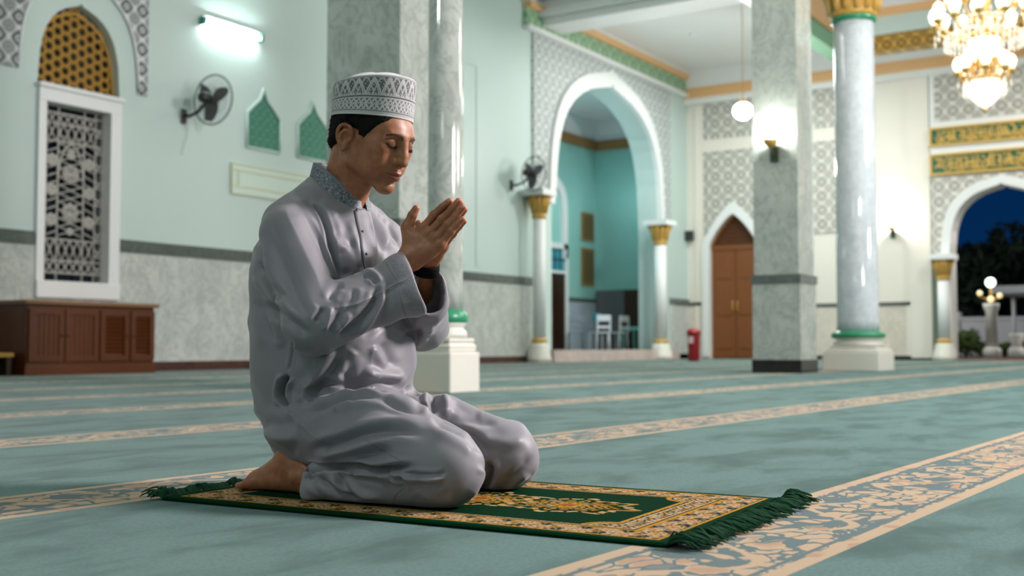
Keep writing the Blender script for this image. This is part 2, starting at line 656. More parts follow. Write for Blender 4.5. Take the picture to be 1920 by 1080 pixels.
def build_head():
    fl = Field((-.15, -.125, .665), (.22, .115, 1.0), .0017)
    mm = .001

    def chain(P, r, k, n=16, sub=False, r2=None):
        P = spline(P, n)
        for i in range(len(P) - 1):
            rr = [r if r2 is None else r + (r2 - r) * j / (len(P) - 1) for j in (i, i + 1)]
            (fl.s_ if sub else fl.u)(hcone(P[i], P[i + 1], *rr), k)
    fl.u(hell(-6, 0, 50, 99, 75, 82))
    fl.u(hell(38, 0, 40, 54, 59, 56), 20 * mm)                 # forehead and temples
    fl.u(hell(44, 0, -10, 48, 58, 62), 22 * mm)                # mid face
    for s in (-1, 1):
        fl.u(hcone((10, s * 49, -46), (80, s * 12, -82), 16, 13), 26 * mm)      # jaw
        fl.u(hcone((4, s * 56, 0), (10, s * 50, -46), 16, 16), 20 * mm)
        fl.u(hell(58, s * 47, 6, 27, 17, 19), 18 * mm)         # cheekbones
        fl.u(hell(64, s * 34, -32, 26, 22, 32), 22 * mm)       # cheeks
    fl.u(hell(86, 0, -80, 15, 19, 14), 16 * mm)                # chin
    fl.u(hell(80, 0, -39, 25, 30, 30), 18 * mm)                # mouth mound
    for s in (-1, 1):
        fl.u(hcone((82, s * 36, 43), (90, s * 10, 43), 6, 7), 16 * mm)
    for s in (-1, 1):
        fl.s_(hell(100, s * 28, 29, 12, 17, 8), 16 * mm)        # eye sockets
        fl.u(hell(76.5, s * 29.5, 26, 14.5, 19, 14), 9 * mm)     # closed eyes
    # nose
    chain([(89.5, 0, 38), (96, 0, 24), (104.5, 0, 6), (111, 0, -9)], 7.2, 12 * mm, 6, r2=9.5)
    fl.u(hell(112.5, 0, -13, 10.5, 12.5, 9.5), 6 * mm)
    for s in (-1, 1):
        fl.u(hell(101.5, s * 14.5, -14.5, 9.5, 7.5, 8), 6 * mm)
        fl.u(hcone((93, s * 14, 1), (82, s * 20, -11), 8, 6), 10 * mm)
        fl.s_(hell(107, s * 7.5, -22.6, 5.5, 3.6, 3.6), 3 * mm)
    # mouth
    fl.s_(hell(108, 0, -64, 9, 20, 5), 9 * mm)
    for s in (-1, 1):
        chain([(89, s * 26, -46), (98, s * 17, -43), (105.5, s * 7, -40), (107, 0, -40.7)], 2.4, 5 * mm, 8, r2=5.0)
        chain([(89, s * 25, -47), (97, s * 17, -49.5), (103, s * 8, -51.5), (104, 0, -52)], 2.8, 5 * mm, 8, r2=6.6)
    for s in (-1, 1):
        chain([(114, 0, -45.6), (111, s * 8, -45.8), (103.5, s * 18, -46), (93, s * 27, -46.6)], .8, 2.0 * mm, 8, True)
    fl.s_(hcone((116, 0, -28), (114.5, 0, -34), 2.0, 2.2), 6 * mm)           # philtrum
    # lid slit and lid fold
    for s in (-1, 1):
        chain([(l[0] + .6, s * l[1], l[2]) for l in LID], .6, 1.8 * mm, 12, True)
        chain([(90, s * 16, 31), (92, s * 23, 35.5), (91.5, s * 31, 36), (86, s * 41, 32), (80, s * 48, 27)], .6, 4 * mm, 10, True)
    # neck
    nb = np.array((-.055, 0, .69))
    fl.u(P_cone(H(-48, 0, 4), nb + (-.008, 0, 0), .053, .054), 30 * mm)
    fl.u(P_cone(H(-4, 0, -38), nb + (.018, 0, 0), .038, .040), 26 * mm)
    fl.u(P_cone(H(10, 0, -84), nb + (.032, 0, .012), .013, .016), 18 * mm)
    for s in (-1, 1):
        fl.u(P_cone(H(-24, s * 52, -18), nb + (.034, s * .018, 0), .012, .010), 18 * mm)    # neck muscle
    # the skull stays inside the cap
    cm, c0, _, af, al = cap_frame()
    g = [fl.ax[0][:, None, None] - c0[0], fl.ax[1][None, :, None] - c0[1], fl.ax[2][None, None, :] - c0[2]]
    q = [g[0] * cm[i][0] + g[1] * cm[i][1] + g[2] * cm[i][2] for i in range(3)]
    inside = (np.sqrt((q[0] / af) ** 2 + (q[1] / al) ** 2) - .955) * .095 - .45 * np.maximum(.004 - q[2], 0)
    fl.d = smax(fl.d, inside.astype(np.float32), .012)
    # ears
    for s in (-1, 1):
        e = lambda f, l, t: (f, s * l, t)
        fl.u(hell(-10, s * 76.5, -1, 17, 6, 29, rot_t=-s * 26, rot_l=-10), 5 * mm)
        chain([e(*p) for p in [(5, 76, 2), (5, 80, 16), (-3, 85, 26), (-14, 89, 28), (-24, 92, 20), (-27, 92.5, 6), (-23, 89, -10), (-14, 84, -22)]], 3.6, 3 * mm, 26)
        chain([e(*p) for p in [(-6, 82, 17), (-13, 86, 14), (-18, 88, 6), (-18, 87, -6), (-12, 83, -15), (-5, 80, -16)]], 2.8, 3.5 * mm, 16)
        fl.u(hell(-8, s * 80, -26, 8, 4.5, 9.5), 5 * mm)       # lobe
        fl.u(hcone(e(3, 76, 0), e(0, 79, -11), 4, 3.5), 4 * mm)    # tragus
        fl.u(hell(-3, s * 78, 17, 9, 5, 11), 4 * mm)
        fl.s_(hell(-7, s * 87, -2, 8.5, 9, 12, rot_t=-s * 22), 3.5 * mm)
    V, Q = fl.mesh()
    return relax(V, Q, 2), Q


HAND_R = dict(
    idx=[(793, 429), (814, 403), (830, 388), (843, 377)],
    mid=[(806, 437), (829, 411), (847, 393), (860, 377)],
    rng=[(818, 447), (840, 421), (855, 405), (868, 389)],
    lit=[(827, 459), (846, 434), (857, 421), (867, 411)])


def build_hand(s):
    """s = -1 his right hand (nearer), +1 his left"""
    o = (0, 0) if s < 0 else (3, 4)
    c = LP(815, 430, 0)
    fl = Field(c - np.array((.15, .10, .16)), c + np.array((.12, .10, .12)), .0015)
    R = dict(idx=(.0108, .0101, .0094, .0080), mid=(.0110, .0104, .0097, .0082), rng=(.0106, .0100, .0092, .0078), lit=(.0096, .0088, .0082, .0070))
    V = dict(idx=(.024, .017, .0125, .0098), mid=(.025, .018, .0125, .0098), rng=(.024, .0175, .0125, .0098), lit=(.022, .016, .012, .0095))
    wr = LP(769 + o[0], 484 + o[1], s * .036) if s < 0 else LP(794, 494, .034)
    mcp = {}
    for nm, J in HAND_R.items():
        P = [LP(x + o[0], y + o[1], s * V[nm][i]) for i, (x, y) in enumerate(J)]
        mcp[nm] = P[0]
        g = Field(fl.lo, fl.lo + fl.h * (fl.n - 1), fl.h)
        for i in range(3):
            g.u(P_cone(P[i], P[i + 1], R[nm][i], R[nm][i + 1]), .003)
        g.u(P_ell(P[1] + (0, s * .0015, 0), (R[nm][1] * 1.01,) * 3), .004)
        fl.d = smin(fl.d, g.d[:fl.n[0], :fl.n[1], :fl.n[2]], .0022)
    for nm, P in mcp.items():
        fl.u(P_cone(wr + (P - mcp['mid']) * .45, P, .0155, .0118), .010)
        fl.u(P_ell(P + (0, s * .0045, 0), (.0098,) * 3), .008)
    fl.u(P_cone(wr, mcp['idx'] * .6 + wr * .4, .020, .014), .02)
    fl.u(P_cone(wr, mcp['lit'] * .6 + wr * .4, .020, .014), .02)
    # thumb
    T = [LP(x + (0 if s < 0 else 8), y + (0 if s < 0 else 10), s * v) for x, y, v in ((765, 458, .034), (764, 427, .033), (773, 404, .030), (780, 391, .027))]
    if s > 0:
        T = [LP(782, 470, .036), LP(782, 446, .034), LP(783, 428, .030), LP(785, 419, .028)]
    fl.u(P_cone(wr * .6 + T[0] * .4, T[1], .017, .0128), .014)
    fl.u(P_cone(T[1], T[2], .0122, .0112), .004)
    fl.u(P_cone(T[2], T[3], .0112, .0088), .003)
    fl.u(P_cone(T[1], mcp['idx'] * .45 + wr * .55, .010, .010), .02)       # web
    el = np.array((.045, -.212, .412)) if s < 0 else np.array((.055, .205, .42))
    d = el - wr
    fl.u(P_cone(wr, wr + d / np.linalg.norm(d) * .10, .0245, .029), .014)
    M, Q = fl.mesh()
    return relax(M, Q, 2), Q, wr, el


def build_foot(s):
    dv = s * .13
    fl = Field((-.32, dv - .08, .0), (.07, dv + .08, .16), .0022)
    g = .011
    # sole up, toes pointing back: instep on the rug
    heel = np.array((-.092, dv, .086))
    ball = np.array((-.192, dv + .004, .029))
    ank = np.array((-.03, dv, .046))
    fl.u(P_cone(heel, ball, .034, .019), 0)
    fl.u(P_cone(ank, ball + (0, .01 * s, 0), .038, .022), .03)
    fl.u(P_cone(ank, ank + (.09, 0, -.004), .036, .036), .02)
    fl.u(P_cone(heel, ank, .034, .036), .02)
    fl.u(P_ell((-.045, dv - .036, .052), (.014, .012, .014)), .012)
    fl.u(P_cone(heel + (.012, -.018, -.006), ank + (0, -.022, .03), .008, .008), .016)
    fl.u(P_cone((-.190, dv - .03, .027), (-.190, dv + .03, .029), .015, .017), .02)
    for i, (l, r) in enumerate(((.0, .0085), (.012, .009), (.024, .0095), (.036, .0095), (.052, .0125))):
        y = dv - .036 + l * 1.35
        e = -.238 + abs(i - 3) * .004
        p0, p1, p2 = np.array((-.20, y, .026)), np.array((e + .018, y, .022)), np.array((e, y, .0195 + (.004 if i == 4 else 0)))
        fl.u(P_cone(p0, p1, r * 1.05, r), .010)
        fl.u(P_cone(p1, p2, r, r * .92), .003)
    fl.d = smax(fl.d, (g - fl.ax[2])[None, None, :] + 0 * fl.d, .004)
    V, Q = fl.mesh()
    return relax(V, Q, 2), Q


def build_core():
    """what the clothes hide: trunk, arms and legs that join head, hands and feet"""
    fl = Field((-.30, -.27, .012), (.46, .27, .75), .006)
    fl.u(P_loft([(.09, -.07, 0, .05, .08), (.2, -.07, 0, .08, .11), (.4, -.085, 0, .09, .13), (.6, -.09, 0, .09, .13), (.67, -.08, 0, .065, .08), (.72, -.06, 0, .045, .05)]))
    for s in (-1, 1):
        sh = np.array((-.075, s * .155, .615))
        el = np.array((.045, -.212, .412)) if s < 0 else np.array((.055, .205, .42))
        wr = LP(769, 484, -.036) if s < 0 else LP(794, 494, .034)
        fl.u(P_cone((-.07, s * .05, .665), sh, .035, .045), .03)
        fl.u(P_cone(sh, el, .045, .036), .02)
        fl.u(P_cone(el, wr * .9 + el * .1, .036, .024), .01)
        k = np.array((.36, s * .165, .088))
        fl.u(P_cone((-.03, s * .10, .155), k, .062, .048), .03)
        fl.u(P_cone(k + (-.03, 0, -.03), (-.01, s * .14, .046), .034, .030), .02)
    fl.d = smax(fl.d, (.016 - fl.ax[2])[None, None, :] + 0 * fl.d, .01)
    V, Q = fl.mesh()
    return V, Q
# ------------------------------------------------------------------ folds of the cloth
def A3(*P):     # measured in an enlarged crop of the upper body
    return [(440 + x / 3, 300 + y / 3) for x, y in P]


def A4(*P):     # measured in an enlarged crop of the legs
    k = 620 / 1920
    return [(420 + x * k, 640 + y * k) for x, y in P]


# kind, depth (mm), half width (px), line.  v valley, r ridge, o one cloth edge lying over another (right of the line is raised)
FOLDS = [
    # near sleeve
    ('t', 8.0, 30, A3((285, 225), (300, 330), (350, 440), (430, 620), (515, 790))),
    ('v', 9.0, 4, A3((430, 232), (480, 290), (518, 390), (532, 450), (562, 560), (615, 690))),
    ('r', 3.0, 5, A3((380, 260), (450, 370), (520, 520), (585, 650))),
    ('v', 4.0, 6, A3((618, 700), (580, 716), (550, 750), (530, 800))),
    ('v', 2.0, 6, A3((665, 715), (665, 780), (620, 850))),
    ('r', 1.6, 7, A3((695, 705), (705, 760), (660, 840))),
    ('v', 9.0, 7, A3((792, 690), (800, 745), (765, 830), (690, 910), (610, 970), (570, 1010))),
    ('r', 5.0, 7, A3((830, 720), (830, 800), (770, 900), (680, 980))),
    ('v', 6.0, 6, A3((500, 830), (470, 880), (455, 920))),
    ('r', 5.0, 5, A3((545, 820), (525, 900), (500, 970))),
    ('v', 4.0, 5, A3((590, 850), (570, 920), (530, 990))),
    ('r', 4.0, 6, A3((650, 850), (620, 910), (560, 985))),
    ('r', 2.6, 3, A3((565, 836), (680, 815), (780, 770), (900, 705), (1000, 655))),
    ('v', 5.0, 4, A3((715, 655), (755, 648), (785, 668), (798, 700))),
    ('r', 2.0, 6, A3((700, 640), (760, 628), (800, 650), (815, 690))),
    ('v', 4.0, 9, A3((890, 640), (850, 780), (800, 900), (700, 1000))),
    ('r', 3.0, 9, A3((960, 760), (930, 860), (840, 950))),
    ('v', 3.0, 10, A3((210, 420), (270, 580), (350, 780), (420, 900))),
    ('r', 3.5, 10, A3((150, 420), (200, 600), (290, 800), (360, 920))),
    # back and side of the trunk
    ('v', 8.0, 7, A3((130, 560), (165, 640), (225, 725), (300, 800))),
    ('r', 5.0, 9, A3((110, 640), (170, 740), (270, 840))),
    ('v', 7.0, 8, A3((150, 800), (240, 850), (330, 920), (420, 1000))),
    ('v', 5.0, 9, A3((110, 780), (170, 900), (220, 1040))),
    ('r', 4.0, 9, A3((190, 880), (240, 960), (260, 1070))),
    # chest
    ('v', 6.0, 12, A3((600, 490), (612, 600), (625, 680))),
    ('r', 5.0, 8, A3((560, 420), (600, 520), (640, 640))),
    ('v', 4.5, 7, A3((640, 430), (690, 540), (720, 650))),
    ('r', 3.5, 6, A3((640, 330), (670, 430), (690, 520), (705, 620))),
    ('r', 3.5, 7, A3((760, 270), (830, 400), (870, 520))),
    ('v', 3.5, 7, A3((740, 320), (800, 430), (840, 560))),
    ('v', 4.0, 6, A3((790, 290), (860, 380), (900, 490))),
    ('v', 2.5, 8, A3((560, 300), (620, 360), (650, 420))),
    ('r', 3.0, 9, A3((480, 220), (560, 320), (600, 420))),
    ('v', 2.5, 8, A3((300, 180), (380, 200), (450, 250))),
    # front of the tunic above the lap
    ('v', 4.0, 2.5, A4((400, 0), (392, 70), (385, 130), (376, 180))),
    ('v', 24., 5, A4((370, 190), (345, 260), (342, 320), (362, 380))),
    ('o', 4.0, 3, A4((362, 385), (392, 415), (430, 448), (470, 500))),
    ('r', 9.0, 9, A4((625, 20), (600, 110), (540, 210), (430, 310))),
    ('v', 9.0, 9, A4((680, 60), (640, 140), (560, 230), (470, 335))),
    ('r', 7.0, 9, A4((760, 40), (730, 120), (690, 200))),
    ('v', 9.0, 9, A4((775, 20), (725, 130), (715, 200), (760, 248), (880, 238), (990, 250), (1060, 268))),
    ('r', 8.0, 11, A4((800, 160), (880, 205), (980, 215), (1060, 190))),
    ('v', 8.0, 7, A4((500, 285), (610, 245), (720, 262), (800, 275))),
    ('r', 7.0, 6, A4((420, 315), (450, 335), (480, 300), (540, 215))),
    ('v', 7.0, 5, A4((440, 345), (540, 318), (680, 290), (830, 275), (960, 300), (1040, 300))),
    ('r', 6.0, 6, A4((600, 395), (640, 345), (720, 315), (840, 305), (960, 330))),
    ('r', 4.0, 5, A4((640, 415), (680, 380), (760, 350))),
    ('v', 9.0, 6, A4((425, 436), (560, 392), (700, 335), (830, 318), (920, 330), (1060, 390), (1190, 425))),
    ('v', 3.5, 8, A4((900, 0), (940, 70), (980, 150))),
    ('r', 4.0, 9, A4((860, 20), (890, 90), (940, 160))),
    ('v', 7.0, 8, A4((1225, 285), (1215, 350), (1235, 420))),
    ('r', 6.0, 7, A4((1180, 290), (1170, 360), (1190, 410))),
    ('r', 6.0, 8, A4((1275, 310), (1290, 380), (1270, 440))),
    ('v', 6.0, 6, A4((1060, 250), (1090, 290), (1140, 290))),
    # thighs
    ('v', 7.0, 8, A4((470, 640), (640, 600), (820, 540), (980, 518), (1190, 532))),
    ('r', 4.0, 9, A4((460, 590), (640, 540), (820, 480), (1000, 460), (1180, 480))),
    ('v', 6.0, 9, A4((560, 705), (760, 680), (900, 650), (1000, 645))),
    ('r', 5.0, 8, A4((520, 670), (700, 640), (850, 600), (1000, 575))),
    ('v', 3.0, 9, A4((620, 470), (760, 410), (900, 380), (1040, 410))),
    ('v', 18., 5.5, A4((400, 712), (550, 738), (760, 728), (900, 742), (1060, 728), (1130, 735))),
    ('v', 3.0, 8, A4((240, 600), (320, 640), (440, 650))),
    ('v', 3.0, 10, A4((230, 470), (320, 480), (430, 470))),
    ('r', 5.0, 9, A4((210, 520), (310, 560), (440, 560))),
    # knee and calf
    ('v', 7.0, 4, A4((915, 742), (990, 790), (1060, 795))),
    ('v', 6.0, 4, A4((960, 742), (1060, 768), (1230, 778), (1305, 745))),
    ('r', 6.0, 6, A4((1010, 762), (1120, 800), (1290, 790))),
    ('v', 6.0, 8, A4((1090, 815), (1200, 840), (1290, 815))),
    ('v', 4.0, 10, A4((1130, 860), (1250, 890), (1330, 860))),
    ('v', 9.0, 7, A4((515, 750), (575, 800), (680, 880), (820, 945), (950, 975))),
    ('r', 6.0, 7, A4((560, 750), (640, 820), (740, 880), (900, 930))),
    ('v', 8.0, 5, A4((680, 755), (695, 830), (780, 905), (860, 930))),
    ('v', 4.0, 4, A4((735, 775), (755, 745), (800, 735))),
    ('r', 4.0, 8, A4((470, 800), (500, 860), (600, 930), (760, 965))),
    ('v', 6.0, 5, A4((500, 745), (515, 775), (505, 810))),
    # far thigh and knee
    ('v', 9.0, 9, A4((1190, 430), (1300, 490), (1440, 570), (1510, 670))),
    ('v', 15., 7, A4((1525, 690), (1545, 780), (1500, 870), (1440, 945))),
    ('v', 6.0, 10, A4((1240, 445), (1400, 462), (1600, 465))),
    ('r', 4.0, 10, A4((1480, 560), (1640, 590), (1760, 570))),
    ('v', 4.0, 8, A4((1790, 650), (1720, 750), (1620, 850), (1560, 905))),
    ('r', 4.0, 8, A4((1770, 760), (1680, 830), (1600, 900))),
    ('v', 3.0, 6, A4((1815, 745), (1740, 830), (1640, 885))),
    ('v', 4.0, 9, A4((1330, 340), (1400, 400), (1500, 420))),
    # far sleeve
    ('v', 5.0, 7, A3((960, 960), (1010, 980), (1060, 950))),
    ('r', 4.0, 8, A3((1000, 1040), (1060, 1000), (1120, 920))),
]


def spread(x, Q, it):
    E = np.concatenate([Q[:, [0, 1]], Q[:, [1, 2]], Q[:, [2, 3]], Q[:, [3, 0]]])
    n = len(x)
    cnt = np.maximum(np.bincount(E[:, 0], minlength=n) + np.bincount(E[:, 1], minlength=n), 1)
    for _ in range(it):
        x = .4 * x + .6 * (np.bincount(E[:, 0], x[E[:, 1]], n) + np.bincount(E[:, 1], x[E[:, 0]], n)) / cnt
    return x


def apply_folds(V, Q):
    N = vnormals(V, Q)
    W = to_world(V)
    p = proj(W)
    view = CAM - W
    view /= np.linalg.norm(view, axis=1)[:, None]
    facing = ((to_world(V + N) - W) * view).sum(1)
    bv = BVHTree.FromPolygons([tuple(x) for x in V], [tuple(int(i) for i in x) for x in Q])
    cl = to_local(CAM)
    seen = np.zeros(len(V))
    for i in np.where(facing > 0)[0]:
        d = Vector(cl - V[i])
        L = d.length
        d /= L
        if bv.ray_cast(Vector(V[i]) + d * .006, d, L)[0] is None:
            seen[i] = 1
    w_vis = spread(seen, Q, 10)
    vis = w_vis > .02
    w_vis = np.clip(w_vis * 1.25 - .12, 0, 1) * np.clip((facing + .1) / .4, 0, 1)
    D = np.zeros(len(V))
    for kind, amp, s, line in FOLDS:
        L = spline(line, 12 * (len(line) - 1) + 1)
        seg = np.r_[0, np.cumsum(np.linalg.norm(np.diff(L, axis=0), axis=1))]
        m = s * 4.5
        idx = np.where(vis & (p[:, 0] > L[:, 0].min() - m) & (p[:, 0] < L[:, 0].max() + m) & (p[:, 1] > L[:, 1].min() - m) & (p[:, 1] < L[:, 1].max() + m))[0]
        if not len(idx):
            continue
        q = p[idx, :2]
        dd = np.full(len(idx), 1e9)
        sg = np.zeros(len(idx))
        tt = np.zeros(len(idx))
        for i in range(len(L) - 1):
            a, b = L[i], L[i + 1]
            ab = b - a
            l2 = ab @ ab + 1e-9
            t = np.clip(((q - a) @ ab) / l2, 0, 1)
            e = q - a - t[:, None] * ab
            d = np.hypot(e[:, 0], e[:, 1])
            k = d < dd
            dd[k] = d[k]
            sg[k] = np.sign(ab[0] * e[k, 1] - ab[1] * e[k, 0])
            tt[k] = (seg[i] + t[k] * math.sqrt(l2)) / seg[-1]
        tap = np.clip(np.minimum(tt, 1 - tt) / .22, 0, 1)
        tap = tap * tap * (3 - 2 * tap)
        g = lambda x: np.exp(-x * x)
        if kind == 'v':
            pr = -g(dd / s) + .35 * g((dd - 2.1 * s) / (1.1 * s))
        elif kind == 'r':
            pr = g(dd / s) - .2 * g((dd - 2.1 * s) / (1.1 * s))
        elif kind == 't':
            pr = np.maximum(0, 1 - dd / s)
        else:
            x = dd * sg
            pr = np.where(x > 0, g(x / (3 * s)), -.4 * g(x / s))
        D[idx] += amp * .001 * pr * tap * w_vis[idx]
    # slack in the cloth all round
    wob = sum(a * np.sin(V @ np.array(k) + f) for a, k, f in ((.0012, (38, 22, 15), .3), (.0010, (-25, 47, 31), 1.1), (.0008, (61, -18, 44), 2.2), (.0007, (20, 75, -52), .7)))
    back = .0030 * np.sin(V[:, 1] * 60 + 6 * np.sin(V[:, 2] * 14) + V[:, 0] * 30) * np.clip((.62 - V[:, 2]) / .2, 0, 1)
    D = spread(D, Q, 1) * 1.5
    D += wob + back * (1 - np.clip(spread(seen, Q, 25), 0, 1))
    D *= np.clip((V[:, 2] - .008) / .02, .0, 1)
    return V + N * D[:, None], vis
# ------------------------------------------------------------------ the man: materials and assembly
def m_cloth():
    t = NT('grey_satin')
    o = t.obj()
    e = t.attr('emb').outputs['Fac']
    n1 = t.noise(o, 260, 3, .6)
    n2 = t.vor(o, 300)
    pat = t.math('MULTIPLY', t.step(n1, .44, .62), e)
    base = t.mix(t.math('MULTIPLY', t.noise(o, 9, 3), .35), srgb(134, 132, 140), srgb(127, 126, 134))
    col = t.mix(t.math('MULTIPLY', pat, .5), base, srgb(96, 104, 116))
    t.out(col, .50)
    t.set(t.b.inputs['Sheen Weight'], .25)
    t.set(t.b.inputs['Sheen Roughness'], .4)
    t.set(t.b.inputs['Specular IOR Level'], .45)
    weave = t.math('ADD', t.math('MULTIPLY', t.noise(o, 700, 1), .5), t.math('MULTIPLY', t.math('MULTIPLY', n2, e), 2.0))
    t.bump(weave, .12, .0012)
    return t.m


def m_embroidered():
    t = NT('embroidered_grey_cloth')
    o = t.obj()
    f = t.attr('band').outputs['Fac']
    n = t.noise(o, 190, 4, .65, dist=.6)
    v = t.vor(o, 210, 'SMOOTH_F1')
    dark = t.math('MULTIPLY', t.step(n, .50, .58), f)
    light = t.math('MULTIPLY', t.step(v, .42, .22), f)
    col = t.mix(t.math('MULTIPLY', light, .65), srgb(112, 120, 130), srgb(176, 178, 184))
    col = t.mix(t.math('MULTIPLY', dark, .8), col, srgb(56, 62, 72))
    t.out(col, .55)
    t.bump(t.math('MULTIPLY', n, f), .4, .001)
    return t.m


def m_skin():
    t = NT('brown_skin')
    o = t.obj()
    lip = t.attr('lip').outputs['Fac']
    tip = t.attr('tip').outputs['Fac']
    dk = t.attr('dark').outputs['Fac']
    n = t.noise(o, 38, 4, .6)
    base = t.mix(t.step(n, .35, .7), srgb(152, 99, 70), srgb(173, 117, 86))
    spots = t.math('MULTIPLY', t.step(t.vor(o, 120), .16, .08), t.step(t.noise(o, 22, 2), .52, .66))
    base = t.mix(t.math('MULTIPLY', spots, .35), base, srgb(120, 62, 42))
    base = t.mix(t.math('MULTIPLY', lip, .85), base, srgb(140, 78, 68))
    base = t.mix(t.math('MULTIPLY', tip, .6), base, srgb(206, 122, 104))
    base = t.mix(t.math('MULTIPLY', dk, .6), base, srgb(98, 58, 38))
    t.out(base, .42)
    t.set(t.b.inputs['Subsurface Weight'], .12)
    t.set(t.b.inputs['Subsurface Radius'], (.9, .35, .2))
    t.set(t.b.inputs['Subsurface Scale'], .006)
    t.set(t.b.inputs['Specular IOR Level'], .4)
    t.bump(t.math('ADD', t.math('MULTIPLY', t.noise(o, 420, 3), .6), t.vor(o, 520)), .12, .0008)
    return t.m


def join_parts(parts):
    V = np.concatenate([p[0] for p in parts])
    n, Qs = 0, []
    for v, q in parts:
        Qs.append(q + n)
        n += len(v)
    return V, np.concatenate(Qs)


def split_mesh(V, Q, mask):
    """keep the faces where mask is true, dropping unused vertices"""
    q = Q[mask]
    used = np.unique(q)
    re_ = np.full(len(V), -1)
    re_[used] = np.arange(len(used))
    return V[used], re_[q], used


def head_local(V):
    """man's frame -> head millimetres"""
    return ((V - HO) @ HM.T) * 1000 / HS


def build_man():
    root = empty('person', tuple(PO), PRZ)
    tag(root, 'kneeling man in grey tunic and embroidered cap, hands raised together, on the prayer rug', 'person')
    SK, CL, EM = m_skin(), m_cloth(), m_embroidered()
    BLK = flat('black_hair', (.005, .0045, .004), .75, Specular_IOR_Level=.18)
    BROW = flat('brow_hair', (.040, .022, .014), .6)
    # ---- body
    hv, hq = build_head()
    parts = [(hv, hq)]
    tips = []
    for s in (-1, 1):
        v, q, wr, el = build_hand(s)
        parts.append((v, q))
    for s in (-1, 1):
        parts.append(build_foot(s))
    parts.append(build_core())
    V, Q = join_parts(parts)
    me = np_mesh('body', V, Q)
    hm = head_local(V)
    f, l, t_ = hm[:, 0], np.abs(hm[:, 1]), hm[:, 2]
    isH = np.arange(len(V)) < len(hv)
    lipm = np.exp(-((l / 24.5) ** 6)) * np.exp(-(((t_ + 46.5 - l * .02) / (10.5 - 6.0 * np.clip(l / 26, 0, 1) ** 2)) ** 6)) * (f > 86) * isH
    vattr(me, 'lip', np.clip(lipm, 0, 1))
    tip = np.zeros(len(V))
    for s in (-1, 1):
        for nm, J in HAND_R.items():
            c = LP(J[3][0] + (0 if s < 0 else 3), J[3][1] + (0 if s < 0 else 4), s * .0098)
            tip = np.maximum(tip, np.clip(1.3 - np.linalg.norm(V - c, axis=1) / .016, 0, 1))
    tip = np.maximum(tip, np.clip(1.2 - np.linalg.norm(V - LP(780, 391, -.027), axis=1) / .016, 0, 1) * .7)
    vattr(me, 'tip', tip * ~isH)
    dk = np.exp(-(((f - 92) / 14) ** 2 + ((l - 30) / 22) ** 2 + ((t_ - 26) / 11) ** 2)) * .75 * isH
    dk = np.maximum(dk, np.exp(-(((f - 108) / 8) ** 2 + ((l - 7) / 4) ** 2 + ((t_ + 20) / 4) ** 2)) * isH)
    # shaved moustache; below it the mouth slit is painted dark in place of shade
    dk = np.maximum(dk, .25 * np.exp(-((l / 24) ** 4 + ((t_ + 33) / 7) ** 4)) * (f > 88) * isH)
    dk = np.maximum(dk, .95 * np.exp(-((l / 27) ** 6 + ((t_ + 46 ) / 1.3) ** 2)) * (f > 88) * isH)
    vattr(me, 'dark', np.clip(dk, 0, 1))
    body = link('body', me, SK, root)
    bv = BVHTree.FromPolygons([tuple(x) for x in hv], [tuple(int(i) for i in x) for x in hq])

    # ---- hair: a thick short crop grown from the scalp
    N = vnormals(hv, hq)
    h = head_local(hv)
    f, l, t_ = h[:, 0], np.abs(h[:, 1]), h[:, 2]
    top = 15 + (f - 33) * 1.55
    side = np.where(f > 33, t_ - top, np.where(f > 14, t_ - (15 - (33 - f) * .1), 99))
    nape = t_ + 8 - np.clip((f + 34) * .8, -42, 0)
    ear = np.hypot((f + 10) / 1.0, (t_ + 2) / 1.5) - 21.5
    behind = np.where(f < 14, np.where(f > -34, np.maximum(t_ - 26, np.where(f < -22, np.minimum(ear, t_ + 6), -9)), nape), 99)
    sd = np.minimum(side, behind)
    sd = np.where((f > 14) & (f <= 33) & (t_ < 15), -9, sd)
    rng = np.random.RandomState(3)
    sd = np.where(f > 62, np.minimum(sd, 62 + 6 - f), sd)
    sd = np.where((f > 30) & (h[:, 1] > 0), -9, sd)
    keep = (sd > -2) & (t_ < 112) & ~((l > 78) & (f > -34) & (f < 10) & (t_ < 30))
    fm = keep[hq].all(1)
    v, q, used = split_mesh(hv, hq, fm)
    thick = np.clip(sd[used] / 14, 0, 1) ** .6 * np.where(f[used] < -20, 16.0, np.where(f[used] > 10, 4.0, 7.0))
    clump = np.sin(h[used, 0] * 1.3 + 3 * np.sin(h[used, 2] * .25)) + np.sin(h[used, 2] * 1.1 + h[used, 1] * .9)
    v = v + N[used] * ((thick - .8 + .25 * clump * np.clip(thick / 6, 0, 1) + .35 * rng.randn(len(used))) * .001)[:, None]
    hair = link('hair', np_mesh('hair', v, q), BLK, root)
    # single hairs along the rough edge
    mb = MB()
    cand = np.where((sd[used] > -1.5) & (sd[used] < 9) & (np.abs(h[used, 1]) > 30))[0]
    back = np.where((f[used] < -60))[0]
    for i in list(rng.choice(cand, 110)) + list(rng.choice(back, 260)):
        p = v[i]
        g = (H(0, 0, -1) - H(0, 0, 0)) * 1000 * (.9 if f[used][i] < 20 else .6) + (H(-1, 0, 0) - H(0, 0, 0)) * 1000 * .35
        d = g / np.linalg.norm(g) * .006 + N[used][i] * .0002 + rng.randn(3) * .0009
        mb.tube([p - d * .3, p + d * .5, p + d], [.0007, .0006, .0002], 4, caps=False)
    tag(mb.build('hair_strands', BLK, hair), kind='stuff')

    # ---- eyebrows and lashes
    ray = lambda p: bv.find_nearest(Vector(p))
